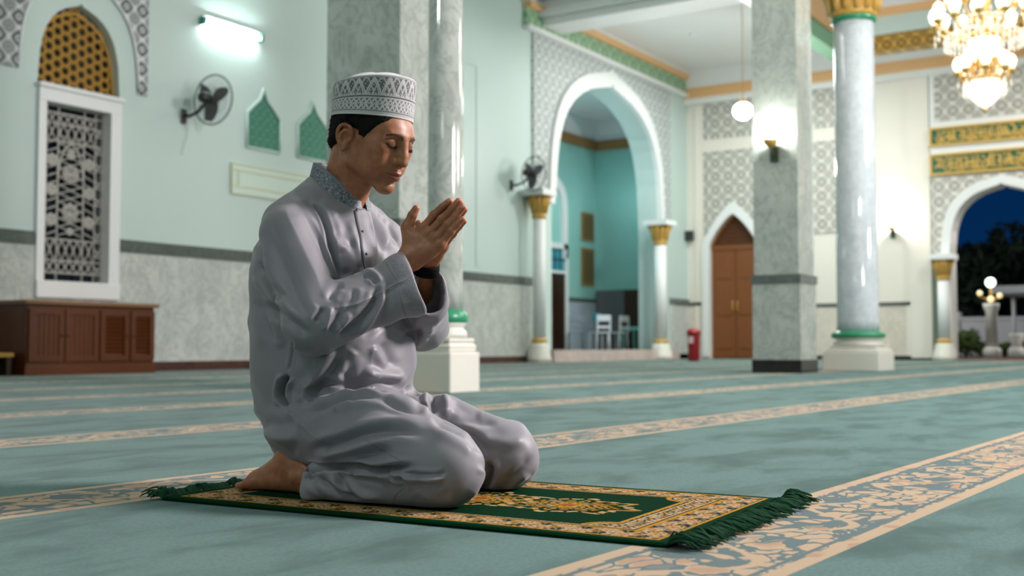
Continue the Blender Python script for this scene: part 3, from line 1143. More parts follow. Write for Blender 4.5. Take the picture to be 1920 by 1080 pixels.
    for s in (-1, 1):
        mb = MB()
        C = spline([(94, 10, 41), (94, 18, 43.5), (92, 29, 45.5), (86, 39, 44.5), (77, 49, 39.5)], 60)
        for i in range(150):
            a = rng.rand()
            c = C[int(a * 59)]
            wd = 3.0 * (1 - a * .6) + .4
            p = H(c[0] + 4, s * c[1], c[2] + rng.randn() * wd * .55)
            hit, nn, _, _ = ray(p)
            out = np.array(H(c[0], s * (c[1] + 6), c[2])) - np.array(H(c[0], s * c[1], c[2] - 3.0 + 6 * a))
            out /= np.linalg.norm(out)
            b0 = np.array(hit) + np.array(nn) * .0002
            b1 = np.array(ray(b0 + out * .004)[0]) + np.array(nn) * .0009
            b2 = np.array(ray(b0 + out * .0075)[0]) + np.array(nn) * .0006
            mb.tube([b0, b1, b2], [.00045, .0004, .00015], 4, caps=False)
        mb.build('eyebrow', BROW, root)
        mb = MB()
        Lp = spline([(x[0], s * x[1], x[2]) for x in LID], 28)
        P = [np.array(ray(H(*x))[0]) + np.array(ray(H(*x))[1]) * .0003 for x in Lp]
        mb.tube(P, [.0005 + .0007 * math.sin(math.pi * i / 27) for i in range(28)], 6)
        for i in range(3, 27):
            d = np.array(H(9, s * (3 if i > 14 else 0), -5)) - np.array(H(0, 0, 0))
            d = d * (.55 + .4 * math.sin(math.pi * i / 27))
            mb.tube([P[i], P[i] + d * .6, P[i] + d + (0, 0, .0006)], [.0004, .0003, .0001], 4, caps=False)
        mb.build('eyelashes', BLK, root)

    # ---- finger nails of the nearer hand
    NL = flat('nail', srgb(205, 150, 130), .3)
    for nm, J in HAND_R.items():
        a, b = LP(*J[2], -.0125), LP(*J[3], -.0098)
        d = (b - a) / np.linalg.norm(b - a)
        side = np.cross(d, (0, 1, 0))
        side /= np.linalg.norm(side)
        nrm = np.cross(side, d)
        nrm *= np.sign(nrm[1]) * -1
        r = dict(idx=.0080, mid=.0082, rng=.0078, lit=.0070)[nm]
        c = b + nrm * (r * .80) + d * .0008
        bm = bmesh.new()
        bmesh.ops.create_uvsphere(bm, u_segments=12, v_segments=8, radius=1)
        for vv in bm.verts:
            vv.co = Vector(c + d * vv.co.x * .0058 + side * vv.co.y * r * .62 + nrm * vv.co.z * .0018)
        m2 = bpy.data.meshes.new('fingernail')
        bm.to_mesh(m2)
        bm.free()
        m2.shade_smooth()
        link('fingernail', m2, NL, root)

    # ---- clothes
    V, Q, leg, arm, I = build_cloth()
    V, vis = apply_folds(V, Q)
    V = relax(V, Q, 1)
    emb = np.zeros(len(V))
    dist = (V - I['cr']) @ I['nr']
    emb = np.where(arm & (dist > -.038) & (dist < -.004) & (V[:, 1] < -.02), 1.0, 0)
    legf = leg[Q].mean(1) > .5
    out = []
    for nm, mask in (('tunic', ~legf), ('trousers', legf)):
        v, q, used = split_mesh(V, Q, mask)
        me = np_mesh(nm, v, q)
        vattr(me, 'emb', emb[used])
        out.append(link(nm, me, CL, root))
    tunic, trousers = out
    ct = BVHTree.FromPolygons([tuple(x) for x in V], [tuple(int(i) for i in x) for x in Q])

    def on_cloth(px, py, lift=.0008, tree=None):
        o = to_local(CAM)
        d = to_local(CAM + FW + RT * (px - 960) / F - UPV * (py - 540) / F) - o
        hit, nn, _, _ = (tree or ct).ray_cast(Vector(o), Vector(d).normalized())
        return None if hit is None else (np.array(hit) + np.array(nn) * lift, np.array(nn))

    # collar: a standing band, open at the front
    th = np.linspace(math.radians(10), math.radians(356), 90)
    rows = 10
    cv, band = [], []
    for side in (0, 1):
        for j in range(rows):
            k = j / (rows - 1)
            for a in th:
                ru, rv = .075 - .009 * k - side * .0035, .081 - .012 * k - side * .0035
                g = math.degrees(a)
                g = min(g, 360 - g)
                w = np.interp(g, *COLLAR_LO) * (1 - k) + np.interp(g, *COLLAR_UP) * k
                cv.append((-.052 + ru * math.cos(a), rv * math.sin(a), w))
                band.append(1.0 if .08 < k < .80 else 0)
    n = len(th)
    fs = []
    for side in (0, 1):
        o = side * rows * n
        for j in range(rows - 1):
            for i in range(n - 1):
                a = (o + j * n + i, o + j * n + i + 1, o + (j + 1) * n + i + 1, o + (j + 1) * n + i)
                fs.append(a if side == 0 else a[::-1])
    o = rows * n
    for i in range(n - 1):
        fs.append(((rows - 1) * n + i, (rows - 1) * n + i + 1, o + (rows - 1) * n + i + 1, o + (rows - 1) * n + i))
    for j in range(rows - 1):
        fs.append((j * n, (j + 1) * n, o + (j + 1) * n, o + j * n))
        e = n - 1
        fs.append((j * n + e, o + j * n + e, o + (j + 1) * n + e, (j + 1) * n + e))
    me = np_mesh('collar', np.array(cv), np.array(fs))
    vattr(me, 'band', band)
    link('collar', me, EM, tunic)

    # placket lying on the chest; a dark tube paints the shade of its opening
    tq = Q[arm[Q].mean(1) < .5]
    tt = BVHTree.FromPolygons([tuple(x) for x in V], [tuple(int(i) for i in x) for x in tq])

    def strip(name, left, right, nu, mat, bandf, lift, parent, thick=.0012):
        Lf, Rt = spline(left, 44), spline(right, 44)
        vs, ok, bd = [], True, []
        for i in range(44):
            for j in range(nu):
                k = j / (nu - 1)
                p = Lf[i] * (1 - k) + Rt[i] * k
                hit = on_cloth(p[0], p[1], lift, tt)
                if hit is None:
                    hit = (LP(p[0], p[1], 0), None)
                vs.append(hit[0])
                bd.append(bandf(k, i / 43))
        nV = len(vs)
        qs = [(i * nu + j, (i + 1) * nu + j, (i + 1) * nu + j + 1, i * nu + j + 1) for i in range(43) for j in range(nu - 1)]
        me = np_mesh(name, np.array(vs), np.array(qs))
        vattr(me, 'band', bd)
        vattr(me, 'emb', bd)
        o = link(name, me, mat, parent)
        sm = o.modifiers.new('thickness', 'SOLIDIFY')
        sm.thickness, sm.offset = thick, 1
        return o
    pl = strip('placket', A3((674, 285), (690, 370), (705, 430), (713, 500), (728, 590), (745, 650)),
               A3((752, 268), (775, 350), (790, 430), (798, 500), (802, 580), (800, 640)), 9, CL, lambda k, i: 1.0 if .25 < k < .9 else .1, .0012, tunic)
    BT = flat('dark_button', (.02, .02, .025), .3)
    DK = flat('opening_shade_grey', srgb(52, 56, 64), .7)
    DK2 = flat('grey_thread', srgb(92, 94, 102), .7)

    def thread(name, line, r, parent, mat=DK, n=40, tree=None):
        P = [on_cloth(x, y, r * .3, tree) for x, y in spline(line, n)]
        P = [p[0] for p in P if p is not None]
        runs, cur = [], [P[0]]
        for a, b in zip(P[:-1], P[1:]):
            if np.linalg.norm(a - b) > .03:
                runs.append(cur)
                cur = []
            cur.append(b)
        runs.append(cur)
        mb = MB()
        for c in runs:
            if len(c) > 2:
                mb.tube(c, r, 5)
        return mb.build(name, mat, parent)
    thread('placket_opening_shade', A3((672, 285), (688, 370), (703, 430), (711, 500), (726, 590), (743, 650)), .0016, tunic, DK, 40, tt)
    for x, y in A3((717, 405), (738, 530), (684, 285)):
        hit = on_cloth(x, y, .0025)
        if hit is None:
            continue
        mb = MB()
        bm = bmesh.new()
        bmesh.ops.create_uvsphere(bm, u_segments=14, v_segments=8, radius=1)
        R = Vector(hit[1]).to_track_quat('Z', 'Y').to_matrix()
        mb.add([Vector(hit[0]) + R @ Vector((vv.co.x * .0036, vv.co.y * .0036, vv.co.z * .0016)) for vv in bm.verts], [[vv.index for vv in fc.verts] for fc in bm.faces], True)
        bm.free()
        mb.build('button', BT, tunic)
    for L_, r in ((A3((850, 580), (880, 630), (905, 668), (920, 690), (930, 760), (945, 830), (972, 892)), .0006),
                  (A3((565, 836), (680, 815), (780, 770), (900, 705), (1000, 655)), .0004)):
        thread('seam', L_, r, tunic, DK2)
    for L_ in (A4((440, 470), (480, 530), (540, 570), (610, 605)), A4((800, 560), (930, 640), (1050, 705)), A4((1050, 850), (1000, 890), (985, 940))):
        thread('seam', L_, .0004, trousers, DK2)

    # ---- cap
    build_cap(root)

    # ---- wrist watch on the left wrist
    WB, WG = flat('black_rubber', (.002, .002, .0025), .7, Specular_IOR_Level=.12), flat('black_glass', (.006, .006, .007), .12)
    ws = empty('wristwatch', (0, 0, 0), 0, root)
    c = LP(799, 504, .033)
    ax = LP(794, 494, .034) - np.array((.055, .205, .42))
    ax = ax * .35 + np.array((.03, -.02, .16))
    ax /= np.linalg.norm(ax)
    e1 = np.cross(ax, (0, 1, 0))
    e1 /= np.linalg.norm(e1)
    e2 = np.cross(ax, e1)
    mb = MB()
    a = np.linspace(0, 2 * math.pi, 48, endpoint=False)
    prof = [(-.0135, .0005), (-.0135, .0035), (-.011, .005), (.011, .005), (.0135, .0035), (.0135, .0005), (.0, -.0004)]
    vs = [c + ax * z + (e1 * math.cos(t) * (.029 + r) + e2 * math.sin(t) * (.0245 + r)) for t in a for z, r in prof]
    m = len(prof)
    mb.add(vs, [(i * m + j, i * m + (j + 1) % m, ((i + 1) % 48) * m + (j + 1) % m, ((i + 1) % 48) * m + j) for i in range(48) for j in range(m)], True)
    mb.build('strap', WB, ws)
    mb = MB()
    cc = c + e2 * .031 * np.sign(e2[1])
    mb.obox(cc, ax * .016, e1 * .015, e2 * .005)
    o = mb.build('watch_case', WG, ws)
    bv_ = o.modifiers.new('b', 'BEVEL')
    bv_.width, bv_.segments = .003, 3
    return root


def build_cap(root):
    CM, C0, _, af, al = cap_frame()
    n = 760
    th = np.arange(n) / n * 2 * math.pi
    hgt = .087 + .014 * np.cos(th)
    rows = []
    # inside of the brim, rolled rim, patterned side, rounded shoulder, crown
    for k in (.30, .02):
        rows.append((k, .965, -1))
    rows += [(-.015, .978, -1), (-.022, .99, -1), (-.012, 1.004, -1), (.01, 1.006, -1)]
    sides = np.linspace(.02, .965, 110)
    rows += [(k, 1.0 + .004 * math.sin(math.pi * k), 1) for k in sides]
    rows += [(.985, .993, 2), (1.0, .978, 2), (1.01, .955, 2)]
    V, col = [], []
    light, dark, mid = np.array(srgb(206, 206, 208)), np.array(srgb(72, 75, 79)), np.array(srgb(150, 152, 156))
    rng = np.random.RandomState(5)
    s = th * .1006

    def tri(x):
        x = x - np.floor(x)
        return 1 - np.abs(2 * x - 1)

    def line(d, w):
        return np.clip(1.5 - np.abs(d) / w, 0, 1)
    for k, r, kind in rows:
        c, s_ = np.cos(th), np.sin(th)
        V.append(np.stack([af * r * c, al * r * s_, hgt * k], 1))
        if kind != 1:
            col.append(np.tile(light, (n, 1)))
            continue
        a = np.zeros(n)
        if k < .085 or .10 < k < .125 or .395 < k < .44 or .475 < k < .50:
            a += .75
        if .085 <= k <= .10 or .44 <= k <= .462:
            a -= .2
        if .125 <= k <= .395:                     # lower band: crossing zigzags with little arches between
            q = (k - .125) / .27
            P = 25
            x = th / (2 * math.pi) * P
            a = np.maximum(a, line(tri(x) - q, .13))
            a = np.maximum(a, line(tri(x + .5) - q, .13))
            a = np.maximum(a, .85 * line(tri(x * 1) * .55 - q, .10))
            a = np.maximum(a, .75 * line(1 - tri(x + .5) * .5 - q, .09))
            a = np.maximum(a, .8 * (np.sin(x * 4 * math.pi) * np.sin(q * 14) > .72))
        if .50 <= k <= .93:                       # upper band: tall pointed arches, each with a smaller one inside
            q = (k - .50) / .43
            P = 17
            x = th / (2 * math.pi) * P
            fx = np.abs(x - np.floor(x) - .5) * 2
            arch = 1 - fx ** 1.5
            a = np.maximum(a, line(arch * .92 - q, .10))
            a = np.maximum(a, .9 * line((arch - .35) * 1.2 - q, .10))
            a = np.maximum(a, .8 * line((1 - (1 - fx) ** 1.5) * .9 - q + .12, .09))
            a = np.maximum(a, .9 * line(fx - .02, .035) * (q < .38))
            a = np.maximum(a, .8 * (np.sin(x * 6 * math.pi + q * 9) * np.sin(q * 22 - x * 2) > .70))
            if q < .10:
                a = np.maximum(a, .8 * (np.sin(x * 10 * math.pi) > -.2))
        if k > .93:
            a = np.maximum(a, .55)
        a = np.clip(a * .85 + rng.rand(n) * .35 - .05, 0, 1)[:, None]
        col.append(dark * (1 - a) + light * a)
    # crown
    last = V[-1]
    for j in range(1, 26):
        k = j / 25
        r = .955 * (1 - k)
        c, s_ = np.cos(th), np.sin(th)
        dome = .009 + .013 * math.sin(k * math.pi / 2) ** 1.4
        z = (hgt * (1 - k) + .087 * k) * 1.01 + dome * min(1, k * 3)
        x, y = af * r * c, al * r * s_
        z = z + .004 * np.exp(-((x - .0) / .022) ** 2 - ((y + .01) / .035) ** 2) - .011 * np.exp(-((x - .034) / .016) ** 2 - ((y + .012) / .03) ** 2)
        V.append(np.stack([x, y, z], 1))
        col.append(np.tile(light * .96, (n, 1)))
    R = len(V)
    V = np.concatenate(V) @ CM + C0
    i, j = np.meshgrid(np.arange(R - 1), np.arange(n), indexing='ij')
    j2 = (j + 1) % n
    Q = np.stack([i * n + j, i * n + j2, (i + 1) * n + j2, (i + 1) * n + j], -1).reshape(-1, 4)
    me = np_mesh('embroidered_cap', V, Q)
    vcol(me, 'col', np.concatenate(col))
    t = NT('cap_embroidery')
    c = t.attr('col').outputs['Color']
    t.out(c, .8)
    t.set(t.b.inputs['Sheen Weight'], .2)
    t.bump(t.xyz(c)[0], .35, .0012)
    return link('cap', me, t.m, root)
# ------------------------------------------------------------------ prayer rug with woven pattern and fringes
def flower(x, y, n=6, r=1.0, k=.28):
    a = np.arctan2(y, x)
    return np.hypot(x, y) / (r * (1 + k * np.cos(n * a)))


def build_rug():
    root = empty('prayer_rug', tuple(PO), PRZ)
    tag(root, 'dark green prayer rug with gold border and fringes spread on the teal carpet', 'rug')
    u0, u1, v0, v1 = -.290, .962, -.345, .352
    h = .0024
    U, Vv = np.arange(u0, u1 + h / 2, h), np.arange(v0, v1 + h / 2, h)
    X, Y = np.meshgrid(U, Vv, indexing='ij')
    L, Wd = u1 - u0, v1 - v0
    du = np.minimum(X - u0, u1 - X)
    dv = np.minimum(Y - v0, v1 - Y)
    e = np.minimum(du, dv)
    G, GOLD, CREAM, TEAL, RUST, NAVY = [np.array(srgb(*c)) for c in ((0, 46, 24), (176, 128, 40), (184, 158, 122), (24, 56, 56), (142, 80, 48), (26, 36, 46))]
    rng = np.random.RandomState(11)
    C = np.tile(G, X.shape + (1,))

    def put(m, c, a=1.0):
        C[m] = C[m] * (1 - a) + c * a
    # border: vines and flowers between two gold lines
    bd = (e > .034) & (e < .106)
    side = dv < du
    s = np.where(side, X - u0, Y - v0)
    t = (e - .070) / .036
    P = .088
    put(bd, NAVY * .5 + TEAL * .5)
    vine = np.abs(t - .55 * np.sin(2 * math.pi * s / P)) * .036
    put(bd & (vine < .004), CREAM)
    vine2 = np.abs(t + .75 * np.sin(2 * math.pi * s / P + .6)) * .036
    put(bd & (vine2 < .0022), GOLD)
    for ph, tc, r, c1, c2, n in ((0, -.42, .017, CREAM, RUST, 6), (.5, .42, .017, CREAM, RUST, 6), (.25, -.05, .011, GOLD, NAVY, 5), (.75, .05, .011, CREAM, TEAL, 5),
                                 (.12, .75, .007, GOLD, RUST, 4), (.62, -.75, .007, CREAM, RUST, 4), (.37, .80, .008, CREAM, G, 4), (.87, -.80, .008, CREAM, G, 4)):
        x = ((s / P - ph + .5) % 1 - .5) * P
        y = (t - tc) * .036
        d = flower(x, y, n, r)
        put(bd & (d < 1), c1)
        put(bd & (d < .55), c2)
        put(bd & (d < .25), CREAM)
    leaf = np.sin(s * 210 + t * 3) * np.sin(t * 9 + s * 120)
    put(bd & (leaf > .72) & (vine > .006), CREAM, .8)
    put(bd & (leaf < -.80), GOLD, .8)
    for a, b in ((.027, .035), (.102, .110)):
        put((e > a) & (e < b), GOLD)
    put((e > .112) & (e < .1165), NAVY)
    put((e > .1165) & (e < .121), CREAM)
    # field: niche end with an ornate panel and scalloped corners at the far end
    fld = e >= .121
    put(fld, G * .9)
    ue = u1 - .121 - X                      # distance from the head end of the field
    cy = Y - (v0 + v1) / 2
    half = Wd / 2 - .121
    dc = np.hypot(ue - .052, half - np.abs(cy))          # scalloped corners
    end = np.maximum(.052 - ue, .055 - dc)
    sp = fld & (end > 0)
    put(sp, NAVY * .6 + TEAL * .4)
    orn = np.sin(X * 190 + 3 * np.sin(Y * 60)) * np.sin(np.abs(cy) * 170 + 2 * np.sin(X * 70))
    put(sp & (orn > .10), CREAM)
    put(sp & (orn < -.60), GOLD)
    put(fld & (np.abs(end) < .0055), GOLD)
    put(fld & (np.abs(end - .014) < .003), CREAM)
    put(fld & (np.abs(end - .0085) < .0025), NAVY)
    # medallions down the middle
    for cx, ru, rv in ((.585, .150, .105), (.36, .125, .110), (.13, .13, .11), (-.05, .10, .09)):
        x, y = X - cx, cy
        a = np.arctan2(y / rv, x / ru)
        d = np.hypot(x / ru, y / rv) / (1 + .10 * np.cos(8 * a) + .06 * np.cos(16 * a + 1))
        ring = fld & (np.abs(d - .96) < .075) & (np.sin(a * 26) > -.75)
        put(ring, CREAM * .5 + GOLD * .5)
        put(fld & (np.abs(d - .70) < .04) & (np.sin(a * 18) > -.2), GOLD)
        inner = fld & (d < .62)
        o2 = np.sin(x * 150 + 2.4 * np.sin(y * 80)) * np.sin(np.abs(y) * 190 + 2 * np.sin(x * 60))
        put(inner & (o2 > .25), GOLD)
        put(inner & (o2 < -.55), CREAM)
        put(fld & (flower(x, y, 8, .034) < 1), GOLD)
        put(fld & (flower(x, y, 8, .020) < 1), RUST)
    C *= (1 + .16 * (rng.rand(*X.shape) - .5))[..., None]
    Z = np.full_like(X, .0088) + .0006 * np.sin(X * 9) * np.sin(Y * 7) + .0005 * (rng.rand(*X.shape) - .5)
    Z = np.where(e < .004, .005, Z)
    n, m = X.shape
    top = np.stack([X, Y, Z], -1).reshape(-1, 3)
    i, j = np.meshgrid(np.arange(n - 1), np.arange(m - 1), indexing='ij')
    Q = np.stack([i * m + j, (i + 1) * m + j, (i + 1) * m + j + 1, i * m + j + 1], -1).reshape(-1, 4)
    ring = np.concatenate([np.arange(m), np.arange(1, n) * m + m - 1, (n - 1) * m + np.arange(m - 2, -1, -1), np.arange(n - 2, 0, -1) * m])
    low = top[ring].copy()
    low[:, 2] = .0005
    k = len(top)
    r = len(ring)
    a = np.arange(r)
    b = (a + 1) % r
    Q = np.concatenate([Q, np.stack([ring[b], ring[a], k + a, k + b], 1)])
    me = np_mesh('weave', np.concatenate([top, low]), Q, False)
    col = np.concatenate([C.reshape(-1, 3), np.tile(G * .7, (r, 1))])
    vcol(me, 'col', col)
    t_ = NT('rug_weave')
    c = t_.attr('col').outputs['Color']
    t_.out(c, .95)
    t_.set(t_.b.inputs['Specular IOR Level'], .04)
    t_.bump(t_.noise(t_.obj(), 900, 2), .5, .002)
    link('weave', me, t_.m, root)
    # fringes: tufts of twisted yarn at both short ends
    t_ = NT('green_yarn_fringe')
    o = t_.obj()
    t_.out(t_.mix(t_.noise(o, 140, 2), srgb(0, 44, 24), srgb(0, 84, 50)), .9)
    YG = t_.m
    for end, n_t in ((1, 104), (-1, 90)):
        mb = MB()
        ue = u1 if end > 0 else u0
        for k in range(n_t):
            v = v0 + (v1 - v0) * (k + .5) / n_t
            lean = .012 * math.sin(k * .7) + rng.randn() * .006
            ln = (.068 if end > 0 else .042) + rng.randn() * .009
            up = .010 + .006 * math.sin(k * .45) + rng.rand() * .006
            if end < 0:
                up += .008 * rng.rand() ** 2
            for y in range(5):
                jv, jz = rng.randn() * .0035, rng.rand() * .006
                base = np.array((ue - end * .004, v + rng.randn() * .002, .0055))
                P = [base, base + (end * ln * .35, lean * .3 + jv * .5, up * .6 + jz), base + (end * ln * .7, lean * .7 + jv * 1.2, up * .45 + jz * .6),
                     base + (end * (ln + rng.randn() * .006), lean + jv * 2, -.0015 + rng.rand() * .004)]
                mb.tube(spline(P, 7), [.0019, .0022, .0021, .002, .0018, .0016, .0008], 5, caps=False)
        # thick knots at the corners
        for vc in (v0 + .004, v1 - .004):
            for y in range(26):
                base = np.array((ue - end * .002, vc + rng.randn() * .004, .006))
                d = np.array((end * ((.055 if end > 0 else .036) + rng.randn() * .010), rng.randn() * .016, .012 * rng.rand()))
                P = [base, base + d * .35 + (0, 0, .016 * rng.rand() + .006), base + d * .8 + (0, 0, .008), base + d * 1.1 + (0, 0, -.002)]
                P = [np.array((p[0], p[1], max(p[2], .003))) for p in P]
                mb.tube(spline(P, 7), [.0022, .0024, .0023, .0022, .002, .0017, .0008], 5, caps=False)
        f = mb.build('fringe', YG, root)
        tag(f, kind='stuff')
    return root
# ------------------------------------------------------------------ materials of the hall
def m_wall(name, c1, c2, rough=.45):
    t = NT(name)
    o = t.obj()
    t.out(t.mix(t.noise(o, .8, 3), c1, c2), rough)
    t.bump(t.noise(o, 60, 3), .03, .005)
    return t.m


def m_marble(name, c1, c2, vein, rough=.12, scale=1.6):
    t = NT(name)
    o = t.obj()
    n = t.noise(o, scale, 6, .62, dist=1.2)
    w = t.noise(t.vmath('MULTIPLY', o, (1, 1, .6)), scale * 2.2, 7, .65, dist=2.0)
    v = t.step(t.math('ABSOLUTE', t.math('SUBTRACT', w, .5)), .05, .0)
    col = t.mix(t.step(n, .3, .7), c1, c2)
    t.out(t.mix(t.math('MULTIPLY', v, .55), col, vein), rough)
    return t.m


def m_lattice(name, axis, light, dark, cell=.34, depth=.02, metal=0.0, rough=.5):
    """carved star lattice; axis says which object axis runs along the panel"""
    t = NT(name)
    x, y, z = t.xyz(t.obj())
    a = x if axis == 'x' else y
    k = 2 * math.pi / cell
    A, B = t.math('MULTIPLY', a, k), t.math('MULTIPLY', z, k)
    c = lambda q: t.math('COSINE', q)
    s1 = t.math('ADD', c(A), c(B))
    d1, d2 = t.math('ADD', A, B), t.math('SUBTRACT', A, B)
    s2 = t.math('ADD', c(d1), c(d2))
    s3 = t.math('ADD', c(t.math('MULTIPLY', A, 2)), c(t.math('MULTIPLY', B, 2)))
    f = t.math('ADD', t.math('ADD', s1, t.math('MULTIPLY', s2, .8)), t.math('MULTIPLY', s3, .5))
    f = t.math('ABSOLUTE', t.math('SINE', t.math('MULTIPLY', f, 1.7)))
    band = t.step(f, .62, .38)
    wv = t.math('ABSOLUTE', t.math('MULTIPLY', c(t.math('MULTIPLY', d1, .5)), c(t.math('MULTIPLY', d2, .5))))
    strap = t.step(wv, .16, .08)
    h = t.math('MAXIMUM', band, strap)
    t.out(t.mix(h, dark, light), rough, Metallic=metal)
    t.bump(h, .8, depth)
    return t.m


def m_wood(name, c1, c2, rough=.32, axis=2):
    t = NT(name)
    o = t.obj()
    s = [14, 14, 14]
    s[axis] = 1.2
    n = t.noise(t.vmath('MULTIPLY', o, tuple(s)), 1.0, 5, .6, dist=.8)
    g = t.noise(t.vmath('MULTIPLY', o, tuple(4 * q for q in s)), 1.0, 3)
    t.out(t.mix(t.math('MULTIPLY', t.math('ADD', n, g), .5), c1, c2), rough)
    t.bump(n, .08, .004)
    return t.m


def emit(name, col, strength):
    t = NT(name)
    t.out(col, .4)
    t.set(t.b.inputs['Emission Color'], col)
    t.set(t.b.inputs['Emission Strength'], strength)
    return t.m


MINT = m_wall('mint_paint', srgb(197, 215, 211), srgb(191, 210, 206))
CREAMW = m_wall('ivory_paint', srgb(232, 227, 217), srgb(226, 221, 211))
WHITE = m_wall('white_paint', srgb(232, 234, 234), srgb(226, 229, 230))
ALC = m_wall('teal_alcove_paint', srgb(150, 204, 196), srgb(142, 196, 190))
MARB = m_marble('grey_marble', srgb(206, 210, 206), srgb(184, 190, 186), srgb(150, 158, 154))
MARP = m_marble('polished_pillar_marble', srgb(178, 184, 178), srgb(158, 166, 160), srgb(126, 136, 130), .08)
MARC = m_marble('pale_column_marble', srgb(216, 224, 230), srgb(200, 209, 216), srgb(178, 188, 196), .07, 2.4)
GRAN = m_marble('dark_granite', srgb(96, 104, 100), srgb(72, 80, 78), srgb(120, 128, 122), .1, 9)
BLKG = m_marble('black_granite', srgb(34, 32, 32), srgb(24, 22, 22), srgb(48, 44, 42), .08, 6)
BRNG = m_marble('brown_granite', srgb(84, 54, 48), srgb(62, 38, 34), srgb(100, 70, 60), .15, 8)
STONE = m_wall('white_stone', srgb(226, 224, 214), srgb(216, 214, 204), .35)
TAN = m_wall('tan_trim_paint', srgb(234, 188, 138), srgb(226, 178, 126))
GREENP = m_wall('pale_green_paint', srgb(176, 206, 176), srgb(168, 198, 168))
LATX = m_lattice('carved_lattice_left', 'x', srgb(226, 228, 230), srgb(96, 104, 108), .27)
LATXF = m_lattice('carved_lattice_portal', 'x', srgb(226, 230, 228), srgb(156, 166, 168), .30)
LATY = m_lattice('carved_lattice_far', 'y', srgb(228, 226, 218), srgb(158, 156, 150), .36)
GOLDX = m_lattice('gold_frieze', 'y', srgb(206, 166, 82), srgb(130, 96, 30), .3)
GOLDP = flat('gold_paint', srgb(206, 164, 84), .35)
GRNP = flat('green_gloss_paint', srgb(40, 140, 100), .3)
WOOD = m_wood('reddish_wood', srgb(106, 54, 18), srgb(72, 33, 9))
DOORW = m_wood('door_wood', srgb(140, 84, 42), srgb(108, 60, 28), .4)
DARKW = m_wood('dark_wood', srgb(58, 34, 18), srgb(40, 22, 12))
NIGHT = NT('night_glass').out(srgb(14, 26, 40), .08)
CHROME = flat('steel', (.5, .5, .5), .25, Metallic=1.0)
DKPL = flat('dark_plastic', srgb(42, 44, 46), .4)
YA, XB, ZC = 12.9, 28.62, 7.75
trim_n = [0]


def struct(o, parent=None):
    tag(o, kind='structure')
    return o


def trim(mb, mat):
    trim_n[0] += 1
    return struct(mb.build('trim_%d' % trim_n[0], mat))


def strips(xs, lo, hi, plane):
    """quads between two curves; plane maps (x, z) to a point"""
    V, Fc = [], []
    for i in range(len(xs) - 1):
        a, b = xs[i], xs[i + 1]
        L0, L1, H0, H1 = lo(a), lo(b), hi(a), hi(b)
        if H0 - L0 < 1e-5 and H1 - L1 < 1e-5:
            continue
        k = len(V)
        V += [plane(a, L0), plane(b, L1), plane(b, H1), plane(a, H0)]
        Fc.append((k, k + 1, k + 2, k + 3))
    return V, Fc


def pointed(xc, hw, z0, zt, p=1.75, shoulder=.0):
    """pointed-arch curve over a centre xc: z along x"""
    def f(x):
        q = min(abs(x - xc) / hw, 1.0)
        if p > 1.4:
            return z0 + (zt - z0) * float(np.interp(q, [0, .04, .2, .4, .55, .68, .80, .88, .94, .98, 1], [1, .97, .94, .895, .84, .77, .67, .56, .42, .24, 0]))
        return z0 + (zt - z0) * ((1 - q ** p) ** (1 / p * 1.05) * .86 + .14 * (1 - q) ** 1.1)
    return f


def panel_shape(xs, lo, hi, P0, P1):
    """solid slab between two curves: front plane P0(x,z), back plane P1(x,z)"""
    mb = MB()
    V, Fc = strips(xs, lo, hi, P0)
    mb.add(V, Fc)
    V, Fc = strips(xs, lo, hi, P1)
    mb.add(V, [f[::-1] for f in Fc])
    for cur in (lo, hi):
        V, Fc = [], []
        for i in range(len(xs) - 1):
            k = len(V)
            a, b = xs[i], xs[i + 1]
            V += [P0(a, cur(a)), P0(b, cur(b)), P1(b, cur(b)), P1(a, cur(a))]
            Fc.append((k, k + 1, k + 2, k + 3) if cur is hi else (k + 3, k + 2, k + 1, k))
        mb.add(V, Fc)
    for x in (xs[0], xs[-1]):
        if hi(x) - lo(x) > 1e-4:
            mb.add([P0(x, lo(x)), P0(x, hi(x)), P1(x, hi(x)), P1(x, lo(x))], [(0, 1, 2, 3)])
    return mb


def PA(y):
    return lambda x, z: (x, y, z)


def PB(x):
    return lambda y, z: (x, y, z)


